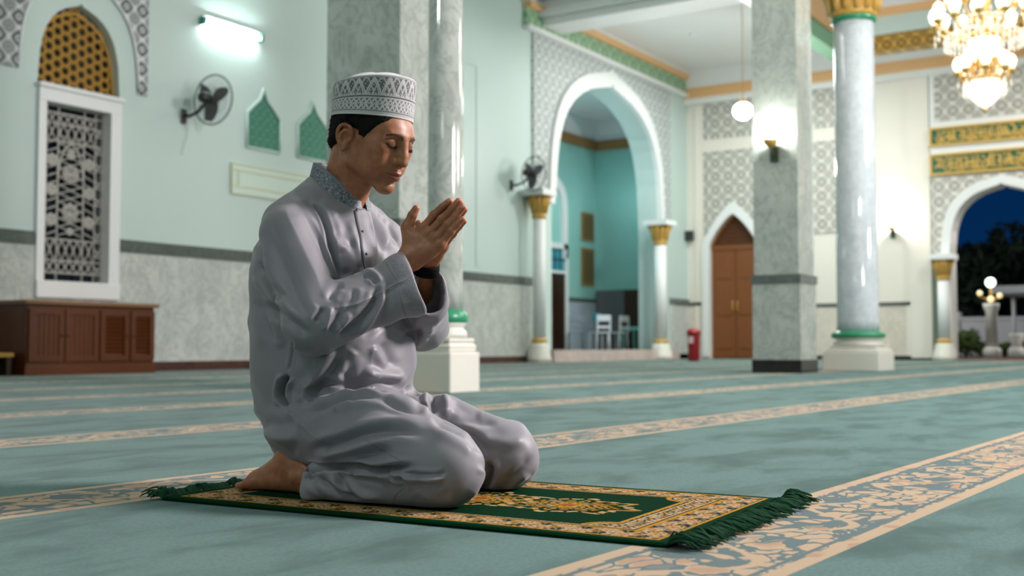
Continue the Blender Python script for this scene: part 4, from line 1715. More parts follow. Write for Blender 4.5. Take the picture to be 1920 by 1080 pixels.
# ------------------------------------------------------------------ shell
def build_shell():
    # floor with the woven prayer lines
    t = NT('teal_carpet')
    o = t.obj()
    x, y, z = t.xyz(o)
    s = t.math('ADD', y, t.math('MULTIPLY', x, .0373))
    pr = t.math('DIVIDE', t.math('SUBTRACT', s, .690), 1.55)
    fr = t.math('SUBTRACT', pr, t.math('FLOOR', pr))
    b = t.math('MULTIPLY', fr, 1.55 / .335)                       # 0..1 across a line of ornament
    inside = t.math('MULTIPLY', t.step(b, .0, .012), t.step(b, 1.0, .988))
    # leaf scrolls
    n1 = t.noise(o, 6, 3, out='Color')
    w = t.vmath('ADD', t.vmath('MULTIPLY', o, (1, 1.3, 1)), t.vmath('MULTIPLY', n1, (.16, .16, 0)))
    gap = t.step(t.vor(w, 17, 'DISTANCE_TO_EDGE'), .05, .10)                # petals with thin gaps
    rc = t.n('ShaderNodeSeparateColor')
    t.set(rc.inputs[0], t.vor(w, 17, 'F1', out='Color'))
    leaf = t.math('MULTIPLY', gap, t.step(rc.outputs[0], .36, .37))
    small = t.math('MULTIPLY', t.step(t.vor(t.vmath('ADD', w, (3.3, 1.7, 0)), 34), .26, .20), t.step(t.noise(o, 9, 1), .45, .5))
    leaf = t.math('MAXIMUM', leaf, small)
    vine = t.step(t.math('ABSOLUTE', t.math('SUBTRACT', t.math('ADD', .5, t.math('MULTIPLY', .26, t.math('SINE', t.math('MULTIPLY', x, 13)))), b)), .045, .025)
    leaf = t.math('MAXIMUM', leaf, vine)
    rust = t.math('MULTIPLY', t.step(rc.outputs[1], .74, .75), t.step(t.vor(w, 17, 'F1'), .6, .3))
    edge = t.math('MAXIMUM', t.step(b, .115, .10), t.step(b, .885, .90))
    line = t.math('MAXIMUM', t.math('MULTIPLY', t.step(b, .125, .13), t.step(b, .165, .155)), t.math('MULTIPLY', t.step(b, .83, .84), t.step(b, .875, .87)))
    leaf = t.math('MULTIPLY', t.math('MAXIMUM', leaf, edge), t.math('SUBTRACT', 1.0, line))
    pile = t.noise(t.vmath('MULTIPLY', o, (1, 2.2, 1)), 1.9, 5, .62, dist=.4)
    fine = t.noise(o, 110, 4, .75)
    fine2 = t.noise(o, 320, 2, .7)
    teal = t.mix(t.step(pile, .34, .58), srgb(52, 86, 83), srgb(86, 119, 116))
    teal = t.mix(t.math('MULTIPLY', t.step(fine, .42, .62), .5), teal, srgb(56, 87, 83))
    sand = t.mix(t.math('MULTIPLY', rust, .6), srgb(182, 158, 130), srgb(160, 116, 90))
    sand = t.mix(t.math('MULTIPLY', fine, .3), sand, srgb(164, 142, 116))
    band = t.mix(leaf, srgb(82, 104, 106), sand)
    t.out(t.mix(inside, teal, band), .95)
    t.set(t.b.inputs['Specular IOR Level'], .1)
    t.set(t.b.inputs['Sheen Weight'], .15)
    t.bump(t.math('ADD', t.math('MULTIPLY', fine, .5), t.math('MULTIPLY', fine2, .6)), .35, .006)
    mb = MB()
    mb.box((-9, -12, -.3), (XB, 12.72, 0))
    struct(mb.build('floor', t.m))
    # left wall: window recess, big arch
    wx0, wx1 = 8.80, 10.06
    wc, wh = (wx0 + wx1) / 2, (wx1 - wx0) / 2
    warch = pointed(wc, wh, 3.67, 4.86, 1.5)
    ax0, ax1 = 21.45, 26.75
    ac, ah = 24.10, 2.65
    aarch = pointed(ac, ah, 3.55, 6.60, 1.7)
    xs = sorted(set([-9, wx0, wx1, ax0, ax1, XB] + list(np.linspace(wx0, wx1, 41)) + list(np.linspace(ax0, ax1, 61))))
    mb = MB()

    def add(lo, hi, rng):
        X = [q for q in xs if rng[0] - 1e-6 <= q <= rng[1] + 1e-6]
        mb.add(*strips(X, lo, hi, PA(YA)))
    ztop = 9.0
    add(lambda q: -.3, lambda q: ztop, (-9, wx0))
    add(lambda q: -.3, lambda q: .98, (wx0, wx1))
    add(warch, lambda q: ztop, (wx0, wx1))
    add(lambda q: -.3, lambda q: ztop, (wx1, ax0))
    add(aarch, lambda q: ztop, (ax0, ax1))
    add(lambda q: -.3, lambda q: ztop, (ax1, XB + .4))
    # reveals
    for X0, X1, f, dep, zb in ((wx0, wx1, warch, .30, .98), (ax0, ax1, aarch, .55, .25)):
        X = [q for q in xs if X0 - 1e-6 <= q <= X1 + 1e-6]
        V, Fc = [], []
        for a, b_ in zip(X[:-1], X[1:]):
            k = len(V)
            V += [(a, YA, f(a)), (b_, YA, f(b_)), (b_, YA + dep, f(b_)), (a, YA + dep, f(a))]
            Fc.append((k, k + 1, k + 2, k + 3))
        mb.add(V, Fc)
        for q in (X0, X1):
            mb.add([(q, YA, zb), (q, YA, f(q)), (q, YA + dep, f(q)), (q, YA + dep, zb)], [(0, 1, 2, 3)])
        mb.add([(X0, YA, zb), (X1, YA, zb), (X1, YA + dep, zb), (X0, YA + dep, zb)], [(0, 1, 2, 3)])
    mb.box((-9, YA + .55, -.3), (wx0 - .3, YA + .6, ztop))
    struct(mb.build('wall_left', MINT))
    # marble dado, dark band and baseboard of the left wall
    mb = MB()
    for a, b_ in ((-9, wx0), (wx1, 20.60)):
        mb.box((a, YA - .03, .13), (b_, YA, 1.62))
    mb.box((wx0, YA - .03, .13), (wx1, YA, .97))
    mb.box((27.45, YA - .03, .13), (XB, YA, 1.42))
    trim(mb, MARB)
    mb = MB()
    for a, b_, z in ((-9, wx0 - .02, 1.62), (wx1 + .02, 20.60, 1.62), (27.45, XB, 1.42)):
        mb.box((a, YA - .045, z), (b_, YA, z + .17))
    trim(mb, GRAN)
    mb = MB()
    mb.box((-9, YA - .05, 0), (21.2, YA, .13))
    struct(mb.build('baseboard_left', BRNG))
    # carved spandrels round the window arch
    out = pointed(wc, wh + .30, 3.72, 5.26, 1.5)
    for X0, X1 in ((7.2, wx0 - .30 + .02), (wx0 - .28, wx1 + .28), (wx1 + .28, 10.50)):
        X = list(np.linspace(X0, X1, 40))
        lo = (lambda q: 3.82) if X0 != wx0 - .28 else (lambda q: max(out(q), 3.82))
        trim(panel_shape(X, lo, lambda q: 6.3, PA(YA - .03), PA(YA)), LATX)
    # a thin grey line round that lattice
    X = np.linspace(wx0 - .29, wx1 + .29, 60)
    trim(MB().tube([(q, YA - .03, max(out(q), 3.82)) for q in X], .016, 6), WHITE)
    # portal: carved panel, white arch moulding
    om = pointed(ac, ah + .24, 3.60, 6.98, 1.7)
    for X0, X1, lo in ((20.64, ac - ah - .22, lambda q: 3.55), (ac - ah - .22, ac + ah + .22, lambda q: om(q)), (ac + ah + .22, 27.45, lambda q: 3.45)):
        trim(panel_shape(list(np.linspace(X0, X1, 60)), lo, lambda q: 7.06, PA(YA - .05), PA(YA)), LATXF)
    X = list(np.linspace(ac - ah - .23, ac + ah + .23, 90))
    lo = lambda q: aarch(q) if abs(q - ac) < ah else 3.45
    trim(panel_shape(X, lo, lambda q: max(om(q), lo(q) + .001), PA(YA - .12), PA(YA)), WHITE)
    # frieze and cornice of the left wall beyond the beam, then of the far wall
    mb = MB().box((20.3, YA - .16, 7.06), (XB, YA, 7.16))
    mb.box((20.3, YA - .16, 7.66), (XB, YA, ZC))
    trim(mb, WHITE)
    trim(MB().box((20.3, YA - .10, 7.16), (XB, YA, 7.52)), m_lattice('green_frieze', 'x', srgb(176, 206, 176), srgb(128, 168, 132), .5))
    trim(MB().box((20.3, YA - .20, 7.52), (XB, YA, 7.66)), TAN)
    # far wall, with the wooden door bay and the arch to the night garden
    dc, dh = 11.58, .68
    darch = pointed(dc, dh, 2.98, 3.84, 1.35)
    gc, gh = 4.90, 1.18
    garch = pointed(gc, gh, 2.45, 4.14, 1.75)
    ys = sorted(set([-12, YA + .55] + list(np.linspace(dc - dh, dc + dh, 31)) + list(np.linspace(gc - gh, gc + gh, 41))))
    mb = MB()
    for lo, hi, r0, r1 in ((lambda q: -.3, lambda q: 9., -12, gc - gh), (garch, lambda q: 9., gc - gh, gc + gh), (lambda q: -.3, lambda q: 9., gc + gh, dc - dh),
                           (darch, lambda q: 9., dc - dh, dc + dh), (lambda q: -.3, lambda q: 9., dc + dh, YA + .55)):
        mb.add(*strips([q for q in ys if r0 - 1e-6 <= q <= r1 + 1e-6], lo, hi, PB(XB)))
    for y0, y1, f, dep in ((dc - dh, dc + dh, darch, .25), (gc - gh, gc + gh, garch, .5)):
        Y_ = [q for q in ys if y0 - 1e-6 <= q <= y1 + 1e-6]
        for a, b_ in zip(Y_[:-1], Y_[1:]):
            mb.add([(XB, a, f(a)), (XB, b_, f(b_)), (XB + dep, b_, f(b_)), (XB + dep, a, f(a))], [(0, 1, 2, 3)])
        for q in (y0, y1):
            mb.add([(XB, q, 0), (XB, q, f(q)), (XB + dep, q, f(q)), (XB + dep, q, 0)], [(0, 1, 2, 3)])
    mb.box((XB + .25, dc - dh - .2, -.2), (XB + .3, dc + dh + .2, 4.2))
    mb.box((XB + .5, gc + gh, -.3), (XB + .55, 10.5, 9))
    struct(mb.build('wall_far', CREAMW))
    # far wall: dado, pilasters, carved panels
    mb = MB()
    for a, b_ in ((gc + gh + .62, dc - dh - .25),):
        mb.box((XB - .03, a, .10), (XB, b_, 1.32))
    mb.box((XB - .03, dc + dh + .25, .10), (XB, YA, 1.42))
    trim(mb, m_marble('cream_marble', srgb(222, 214, 202), srgb(212, 204, 192), srgb(190, 180, 170), .15))
    mb = MB()
    mb.box((XB - .05, gc + gh + .62, 1.32), (XB, dc - dh - .25, 1.41))
    mb.box((XB - .05, dc + dh + .25, 1.42), (XB, YA, 1.51))
    trim(mb, GRAN)
    struct(MB().box((XB - .06, gc + gh + .4, 0), (XB, dc - dh - .2, .10)).build('baseboard_far', BLKG))
    mb = MB()
    for y in (7.08, 8.6, 9.75, 12.62):
        mb.box((XB - .05, y - .05, .10), (XB, y + .05, 7.0))
    mb.box((XB - .10, 6.52, .05), (XB, 7.02, 7.0))
    trim(mb, CREAMW)
    dout = pointed(dc, dh + .20, 3.0, 4.16, 1.35)
    for z0, z1 in ((5.90, 6.86),):
        trim(MB().box((XB - .04, dc - .98, z0), (XB, dc + .82, z1)), LATY)
    Y_ = list(np.linspace(dc - .98, dc + .82, 50))
    trim(panel_shape(Y_, lambda q: dout(q) if abs(q - dc) < dh + .2 else 3.5, lambda q: 5.55, PB(XB - .04), PB(XB)), LATY)
    trim(panel_shape(list(np.linspace(dc - dh - .2, dc + dh + .2, 50)), lambda q: darch(q) if abs(q - dc) < dh else .05, lambda q: max(dout(q), .06), PB(XB - .08), PB(XB)), WHITE)
    for z0, z1 in ((3.2, 5.55), (5.90, 6.86)):
        trim(MB().box((XB - .04, 7.95, z0), (XB, 9.40, z1)), LATY)
    # garden portal
    gout = pointed(gc, gh + .20, 2.5, 4.36, 1.75)
    Y_ = list(np.linspace(gc - 1.62, gc + 1.58, 80))
    trim(panel_shape(Y_, lambda q: gout(q) if abs(q - gc) < gh + .20 else 2.45, lambda q: max(4.42, gout(q)), PB(XB - .16), PB(XB)), LATY)
    trim(panel_shape(list(np.linspace(gc - gh - .20, gc + gh + .20, 80)), lambda q: garch(q) if abs(q - gc) < gh else 2.40, lambda q: max(gout(q), 2.45), PB(XB - .22), PB(XB)), WHITE)
    trim(MB().box((XB - .14, 6.36, .05), (XB, 6.44, 2.42)), flat('dark_green_strip', srgb(36, 84, 66), .5))
    trim(MB().box((XB - .16, gc - 1.62, 4.40), (XB, gc + 1.58, 7.0)), WHITE)
    trim(MB().box((XB - .18, gc - 1.50, 5.72), (XB - .15, gc + 1.46, 6.84)), LATY)
    mb = MB().box((XB - .20, -12, 6.86), (XB, YA, 7.02))
    mb.box((XB - .26, -12, 7.30), (XB, YA, ZC))
    trim(mb, WHITE)
    trim(MB().box((XB - .24, -12, 7.02), (XB, YA, 7.30)), TAN)
    # ceiling, beam from the left wall, ring beams round the chandelier bay
    mb = MB()
    mb.box((-9, -12, ZC + 1.2), (XB, YA, ZC + 1.3))
    mb.box((21.6, RY + .35, ZC), (XB, YA, ZC + .1))
    mb.box((RX + .35, -12, ZC), (XB, RY + .35, ZC + .1))
    struct(mb.build('ceiling', WHITE))
    mb = MB().box((20.9, RY + .3, 7.25), (21.7, YA, 8.95))
    mb.box((20.75, RY + .3, 7.42), (21.85, YA, 7.55))
    mb.box((20.65, RY + .3, 7.80), (21.95, YA, 7.95))
    trim(mb, WHITE)
    trim(MB().box((20.55, RY + .3, 8.0), (20.9, YA, 8.4)), TAN)


RX, RY = 24.6, 7.38          # corner of the ring beams round the chandelier bay


def build_ring():
    zb = 6.62
    # the run towards the camera
    mb = MB().box((-2, RY, zb), (RX + .35, RY + .35, zb + .34))
    trim(mb, m_wall('ring_green_paint', srgb(136, 188, 156), srgb(128, 180, 148)))
    trim(MB().box((-2, RY - .06, zb + .34), (RX + .35, RY + .35, zb + .85)), TAN)
    trim(MB().box((-2, RY - .12, zb + .85), (RX + .35, RY + .35, 8.95)), WHITE)
    # the run along the far side
    trim(MB().box((RX, -12, zb), (RX + .35, RY, zb + .36)), GOLDX)
    trim(MB().box((RX - .06, -12, zb + .36), (RX + .35, RY, zb + .74)), MINT)
    trim(MB().box((RX - .12, -12, zb + .74), (RX + .35, RY, zb + .92)), TAN)
    trim(MB().box((RX - .16, -12, zb + .92), (RX + .35, RY, 8.95)), WHITE)
    # walls behind and beside the camera close the hall
    struct(MB().box((-9.3, -12, -.3), (-9, YA, 9)).build('wall_back', MINT))
    struct(MB().box((-9, -12.3, -.3), (XB, -12, 9)).build('wall_right', MINT))


def build_alcove():
    yc, xe, zc = 15.75, XB, 6.15
    mb = MB()
    mb.box((20.4, yc, -.3), (xe + .3, yc + .15, 9))
    mb.box((20.3, YA + .55, -.3), (20.4, yc, 9))
    mb.box((XB, YA + .55, -.3), (XB + .2, yc, 9))
    struct(mb.build('wall_alcove', ALC))
    struct(MB().box((20.4, YA + .01, 6.75), (xe, yc, 6.85)).build('ceiling_alcove', WHITE))
    trim(MB().box((20.4, yc - .04, zc), (xe, yc, 6.75)).box((xe - .04, YA + .55, zc), (xe, yc - .04, 6.75)), WHITE)
    trim(MB().box((20.4, yc - .14, zc - .26), (xe, yc, zc)).box((xe - .14, YA + .55, zc - .26), (xe, yc - .14, zc)), m_wall('brown_trim_paint', srgb(150, 112, 66), srgb(140, 102, 58)))
    t = MB().box((21.0, 12.55, 0), (27.3, 12.9, .25))
    t.box((20.4, 12.9, -.1), (xe, yc, .25))
    struct(t.build('floor_alcove', m_marble('rosy_marble', srgb(206, 190, 184), srgb(190, 176, 172), srgb(170, 156, 152), .15)))
    mb = MB().box((20.4, yc - .03, .25), (xe, yc, 1.55)).box((xe - .03, 13.5, .25), (xe, yc - .03, 1.55))
    trim(mb, m_marble('bluish_marble', srgb(176, 190, 200), srgb(160, 174, 184), srgb(140, 154, 164), .15))
    trim(MB().box((20.4, yc - .05, 1.55), (xe, yc, 1.66)).box((xe - .05, 13.5, 1.55), (xe, yc - .05, 1.66)), GRAN)
    # arched blind window in its back wall, lit bluish
    f = pointed(25.95, .95, 3.9, 5.0, 1.6)
    g = pointed(25.95, .72, 3.9, 4.7, 1.6)
    X = list(np.linspace(25.0, 26.9, 50))
    trim(panel_shape(X, lambda q: g(q) if abs(q - 25.95) < .72 else 2.7, lambda q: max(f(q), 2.75), PA(yc - .10), PA(yc)), WHITE)
    # door with a transom light
    d = empty('door_2', (0, 0, 0))
    struct(d)
    x0, x1 = 25.80, 26.80
    mb = MB()
    mb.box((x0 - .12, yc - .10, .25), (x0, yc, 3.05))
    mb.box((x1, yc - .10, .25), (x1 + .12, yc, 3.05))
    mb.box((x0 - .12, yc - .10, 2.95), (x1 + .12, yc, 3.10))
    mb.box((x0, yc - .08, 2.28), (x1, yc, 2.36))
    mb.build('door_frame', WHITE, d)
    mb = MB().box((x0, yc - .05, .25), (x1, yc - .01, 2.28))
    for k in range(2):
        mb.box((x0 + .08 + .47 * k, yc - .065, .45), (x0 + .45 + .47 * k, yc - .04, 2.1))
    mb.build('door_leaf', DARKW, d)
    gl = MB().box((x0, yc - .04, 2.36), (x1, yc - .02, 2.95)).build('transom_pane', NT('blue_glass').out(srgb(70, 150, 170), .1), d)
    mb = MB()
    for k in range(1, 4):
        mb.box((x0 + .25 * k - .015, yc - .06, 2.36), (x0 + .25 * k + .015, yc - .03, 2.95))
    mb.box((x0, yc - .06, 2.64), (x1, yc - .03, 2.67))
    mb.build('transom_bars', DKPL, d)


def star_grille(x0, x1, z0, z1, y, r):
    """bars of the window grille: frame bars, vertical rods, arch and star work"""
    mb = MB()
    W, Hh = x1 - x0, z1 - z0

    def bar(P, rr=r):
        mb.tube([(x0 + a * W, y, z0 + b * Hh) for a, b in P], rr, 6)
    for a in (.0, .12, .30, .70, .88, 1.0):
        bar([(a, 0), (a, 1)])
    for b in (0, .05, .12, .24, .80, .90, .96, 1.0):
        bar([(0, b), (1, b)])
    n = 9
    for k in range(n):                                       # squares along the border
        z = .05 + .91 * k / n
        bar([(0, z), (.12, z + .05)], r * .8)
        bar([(.88, z + .05), (1, z)], r * .8)
        bar([(0, z + .05), (.12, z)], r * .8)
        bar([(.88, z), (1, z + .05)], r * .8)
        bar([(0, z), (.12, z)], r * .8)
        bar([(.88, z), (1, z)], r * .8)
    for k in range(6):
        a = .14 + .72 * k / 6
        for b0, b1 in ((.05, .12), (.90, .96), (.12, .24), (.80, .90)):
            bar([(a, b0), (a + .12, b1)], r * .8)
            bar([(a, b1), (a + .12, b0)], r * .8)
    # pointed arch with rosettes inside
    A = [(.30 + .20 * (1 - math.cos(t)), .55 + .24 * math.sin(t)) for t in np.linspace(0, math.pi / 2, 9)]
    bar(A)
    bar([(1 - a, b) for a, b in A])
    for cx, cz, rad in ((.5, .62, .13), (.5, .40, .13), (.21, .35, .085), (.79, .35, .085), (.21, .52, .085), (.79, .52, .085), (.21, .69, .085), (.79, .69, .085), (.5, .73, .06), (.5, .29, .05)):
        rz = rad * W / Hh
        for q in range(2):
            for k in range(4):
                t0 = (k + .5 * q) * math.pi / 2
                t1 = t0 + math.pi / 2
                bar([(cx + rad * math.cos(t0), cz + rz * math.sin(t0)), (cx + rad * math.cos(t1), cz + rz * math.sin(t1))], r * .8)
        for k in range(8):
            t0 = k * math.pi / 4
            bar([(cx, cz), (cx + rad * math.cos(t0), cz + rz * math.sin(t0))], r * .7)
        bar([(cx + rad * .5 * math.cos(t), cz + rz * .5 * math.sin(t)) for t in np.linspace(0, 2 * math.pi, 17)], r * .7)
    for z in np.linspace(.26, .78, 12):
        bar([(.30, z), (.70, z + .06)], r * .7)
        bar([(.30, z + .06), (.70, z)], r * .7)
        bar([(.12, z), (.30, z + .03)], r * .7)
        bar([(.70, z + .03), (.88, z)], r * .7)
    return mb


def build_window():
    w = empty('window_1', (9.43, YA, .98))
    struct(w)
    x0, x1 = 8.80 - 9.43, 10.06 - 9.43
    z0, z1 = 0.0, 2.69
    mb = MB()
    for a, b in ((x0 + .002, x0 + .11), (x1 - .17, x1 - .002)):
        mb.box((a, -.055, z0 + .19), (b, .26, z1 - .19))
    mb.box((x0, -.06, z1 - .20), (x1, .262, z1 - .02), .006)
    mb.box((x0 - .02, -.10, z1 - .03), (x1 + .02, .10, z1 + .03), .01)
    mb.box((x0, -.08, z0 - .02), (x1, .262, z0 + .20), .01)
    mb.build('window_frame', WHITE, w)
    star_grille(x0 + .11, x1 - .17, z0 + .20, z1 - .20, .12, .0145).build('grille', flat('grey_iron', srgb(176, 174, 168), .5), w)
    MB().box((x0 + .05, .22, z0 + .1), (x1 - .05, .24, z1 - .05)).build('pane', NIGHT, w)
    # gold fretwork in the arch above
    f = pointed(0, (x1 - x0) / 2 - .01, 2.72, 3.80, 1.5)
    X = list(np.linspace(x0 + .01, x1 - .01, 40))
    panel_shape(X, lambda q: 2.72, lambda q: max(f(q), 2.72), PA(.22), PA(.25)).build('arch_panel', NIGHT, w)
    mb = MB()
    G = flat('gold_fretwork', srgb(190, 146, 62), .35)
    cell = .165
    for i in range(-8, 9):
        for j in range(0, 10):
            cx, cz = i * cell * .75, 2.76 + j * cell * .87 + (cell * .43 if i % 2 else 0)
            if cz > f(max(min(cx, x1 - .03), x0 + .03)) - .02 or abs(cx) > (x1 - x0) / 2 - .02:
                continue
            for k in range(6):
                t0, t1 = k * math.pi / 3, (k + 1) * math.pi / 3
                rr = cell * .5
                mb.tube([(cx + rr * math.cos(t0), .15, cz + rr * math.sin(t0)), (cx + rr * math.cos(t1), .15, cz + rr * math.sin(t1))], .016, 5)
                mb.tube([(cx + rr * math.cos(t0), .15, cz + rr * math.sin(t0)), (cx + rr * .45 * math.cos(t0 + .52), .15, cz + rr * .45 * math.sin(t0 + .52))], .009, 5)
    mb.tube([(q, .14, max(f(q) - .01, 2.74)) for q in X], .022, 6)
    mb.tube([(x0, .14, 2.74), (x1, .14, 2.74)], .024, 6)
    mb.build('arch_fretwork', G, w)
# ------------------------------------------------------------------ pillars and columns
def build_pillars():
    def pillar(cx, cy, w, band, top, label, bw=.02):
        p = empty('marble_pillar', (cx, cy, 0))
        tag(p, label, 'pillar', 'square marble pillars')
        h = w / 2
        MB().box((-h, -h, band + .11), (h, h, top)).build('shaft', MARP, p)
        MB().box((-h - bw, -h - bw, .17), (h + bw, h + bw, band)).build('lower_block', MARB if bw > .02 else MARP, p)
        MB().box((-h - bw - .015, -h - bw - .015, band), (h + bw + .015, h + bw + .015, band + .11)).build('dark_band', GRAN, p)
        MB().box((-h - bw - .01, -h - bw - .01, 0), (h + bw + .01, h + bw + .01, .17)).build('plinth', BLKG, p)
        return p
    a = at(747, 700, D=9.3)
    pillar(a[0] + .40, a[1] + .40, .80, 1.28, 8.95, 'wide square grey marble pillar directly behind the kneeling man')
    a = at(1500, 700, Z=0)
    pillar(a[0] + .30, a[1] + .30, .60, 1.16, 8.95, 'slim square marble pillar carrying a wall lamp, left of the round column')

    def column(cx, cy, r, wped, zped, ztop, label, cap=True, mat=None):
        c = empty('round_column', (cx, cy, 0))
        tag(c, label, 'column', 'round marble columns on white pedestals')
        h = wped / 2
        mb = MB().box((-h, -h, 0), (h, h, zped * .58), .012)
        mb.box((-h + .02, -h + .02, zped * .58), (h - .02, h - .02, zped * .66), .01)
        hh = h * .86
        mb.lathe([(h * 1.30, zped * .66), (h * 1.05, zped * .74)], seg=4, a0=math.pi / 4, smooth=False)
        mb.box((-hh, -hh, zped * .72), (hh, hh, zped * .78), .01)
        mb.lathe([(hh * .98, zped * .78), (hh * 1.04, zped * .82), (hh * 1.02, zped * .87), (hh * .90, zped * .90), (hh * .86, zped * .93), (hh * .92, zped * .97), (r * 1.22, zped)], seg=40)
        mb.build('pedestal', STONE, c)
        MB().lathe([(r * 1.22, zped), (r * 1.30, zped + .02), (r * 1.30, zped + .06), (r * 1.14, zped + .085), (r * 1.05, zped + .10)], seg=40).build('green_ring', GRNP, c)
        MB().lathe([(r * 1.03, zped + .09), (r, zped + .25), (r * .965, ztop)], seg=48).build('shaft', mat or MARC, c)
        if cap:
            MB().lathe([(r * .98, ztop - .02), (r * 1.10, ztop), (r * 1.10, ztop + .045), (r * 1.0, ztop + .06)], seg=40).build('green_collar', GRNP, c)
            mb = MB().lathe([(r * 1.0, ztop + .05), (r * 1.16, ztop + .09), (r * 1.1, ztop + .16), (r * 1.25, ztop + .42), (r * 1.55, ztop + .62), (r * 1.6, ztop + .7)], seg=40)
            for ring, (z0, z1, r0, r1, n) in enumerate(((.12, .42, 1.14, 1.40, 14), (.34, .66, 1.30, 1.66, 14))):
                for k in range(n):
                    t = (k + .5 * ring) * 2 * math.pi / n
                    d = np.array((math.cos(t), math.sin(t), 0))
                    mb.tube([d * r * r0 + (0, 0, ztop + z0), d * r * (r0 + .04) + (0, 0, ztop + (z0 + z1) / 2), d * r * r1 + (0, 0, ztop + z1), d * r * (r1 + .06) + (0, 0, ztop + z1 - .05)], [.045, .06, .045, .015], 6)
            mb.build('gold_capital', GOLDP, c)
            MB().box((-r * 1.75, -r * 1.75, ztop + .70), (r * 1.75, r * 1.75, 8.95)).build('impost_block', WHITE, c)
        return c
    b = at(834, 700, D=8.75)
    z = lambda y, D: HC + (647 - y) * D / F
    column(b[0], b[1], .136, .385, z(606, 8.75), 8.6, 'slender round marble column on a pale pedestal beside the wide square pillar', False, MARP)
    D = 16.1
    b = at(1610, 690, D=D)
    column(b[0], b[1], .285, .78, z(634, D), z(34, D), 'round blue-grey marble column with gold capital, right of the lamp pillar')

    # columns that carry the arches
    def arch_column(x, y, r, z0, zt, label, wall, group='slim white arch columns with gold capitals'):
        c = empty('arch_column', (x, y, z0))
        tag(c, label, 'column', group)
        H_ = zt - z0
        MB().lathe([(r * 1.9, 0), (r * 1.9, .10), (r * 1.75, .13), (r * 1.75, .22), (r * 1.5, .26), (r * 1.55, .34), (r * 1.2, .40)], seg=28).build('base', STONE, c)
        MB().lathe([(r * 1.2, .40), (r * 1.2, .47), (r * 1.05, .5)], seg=28).build('gold_ring', GOLDP, c)
        MB().lathe([(r, .49), (r * .95, H_ - .62)], seg=28).build('shaft', WHITE, c)
        mb = MB().lathe([(r * .98, H_ - .62), (r * 1.15, H_ - .58), (r * 1.05, H_ - .52), (r * 1.25, H_ - .30), (r * 1.65, H_ - .12)], seg=28)
        for k in range(12):
            t = k * math.pi / 6
            d = np.array((math.cos(t), math.sin(t), 0))
            mb.tube([d * r * 1.05 + (0, 0, H_ - .5), d * r * 1.3 + (0, 0, H_ - .28), d * r * 1.8 + (0, 0, H_ - .14), d * r * 1.85 + (0, 0, H_ - .2)], [.03, .04, .03, .01], 5)
        mb.build('gold_capital', GOLDP, c)
        MB().box((-r * 2.0, -r * 2.0, H_ - .13), (r * 2.0, r * 2.0, H_)).build('impost_block', WHITE, c)
    arch_column(at(1011, 640, Y=YA - .30)[0], YA - .30, .135, 0, 3.62, 'slim white column with gold capital under the left foot of the big arch', 'A')
    arch_column(at(1239, 640, Y=YA - .30)[0], YA - .30, .16, 0, 3.50, 'slim white column with gold capital under the right foot of the big arch', 'A')
    arch_column(XB - .42, 6.18, .14, 0, 2.50, 'slim white column with gold band at the arch to the night garden', 'B')


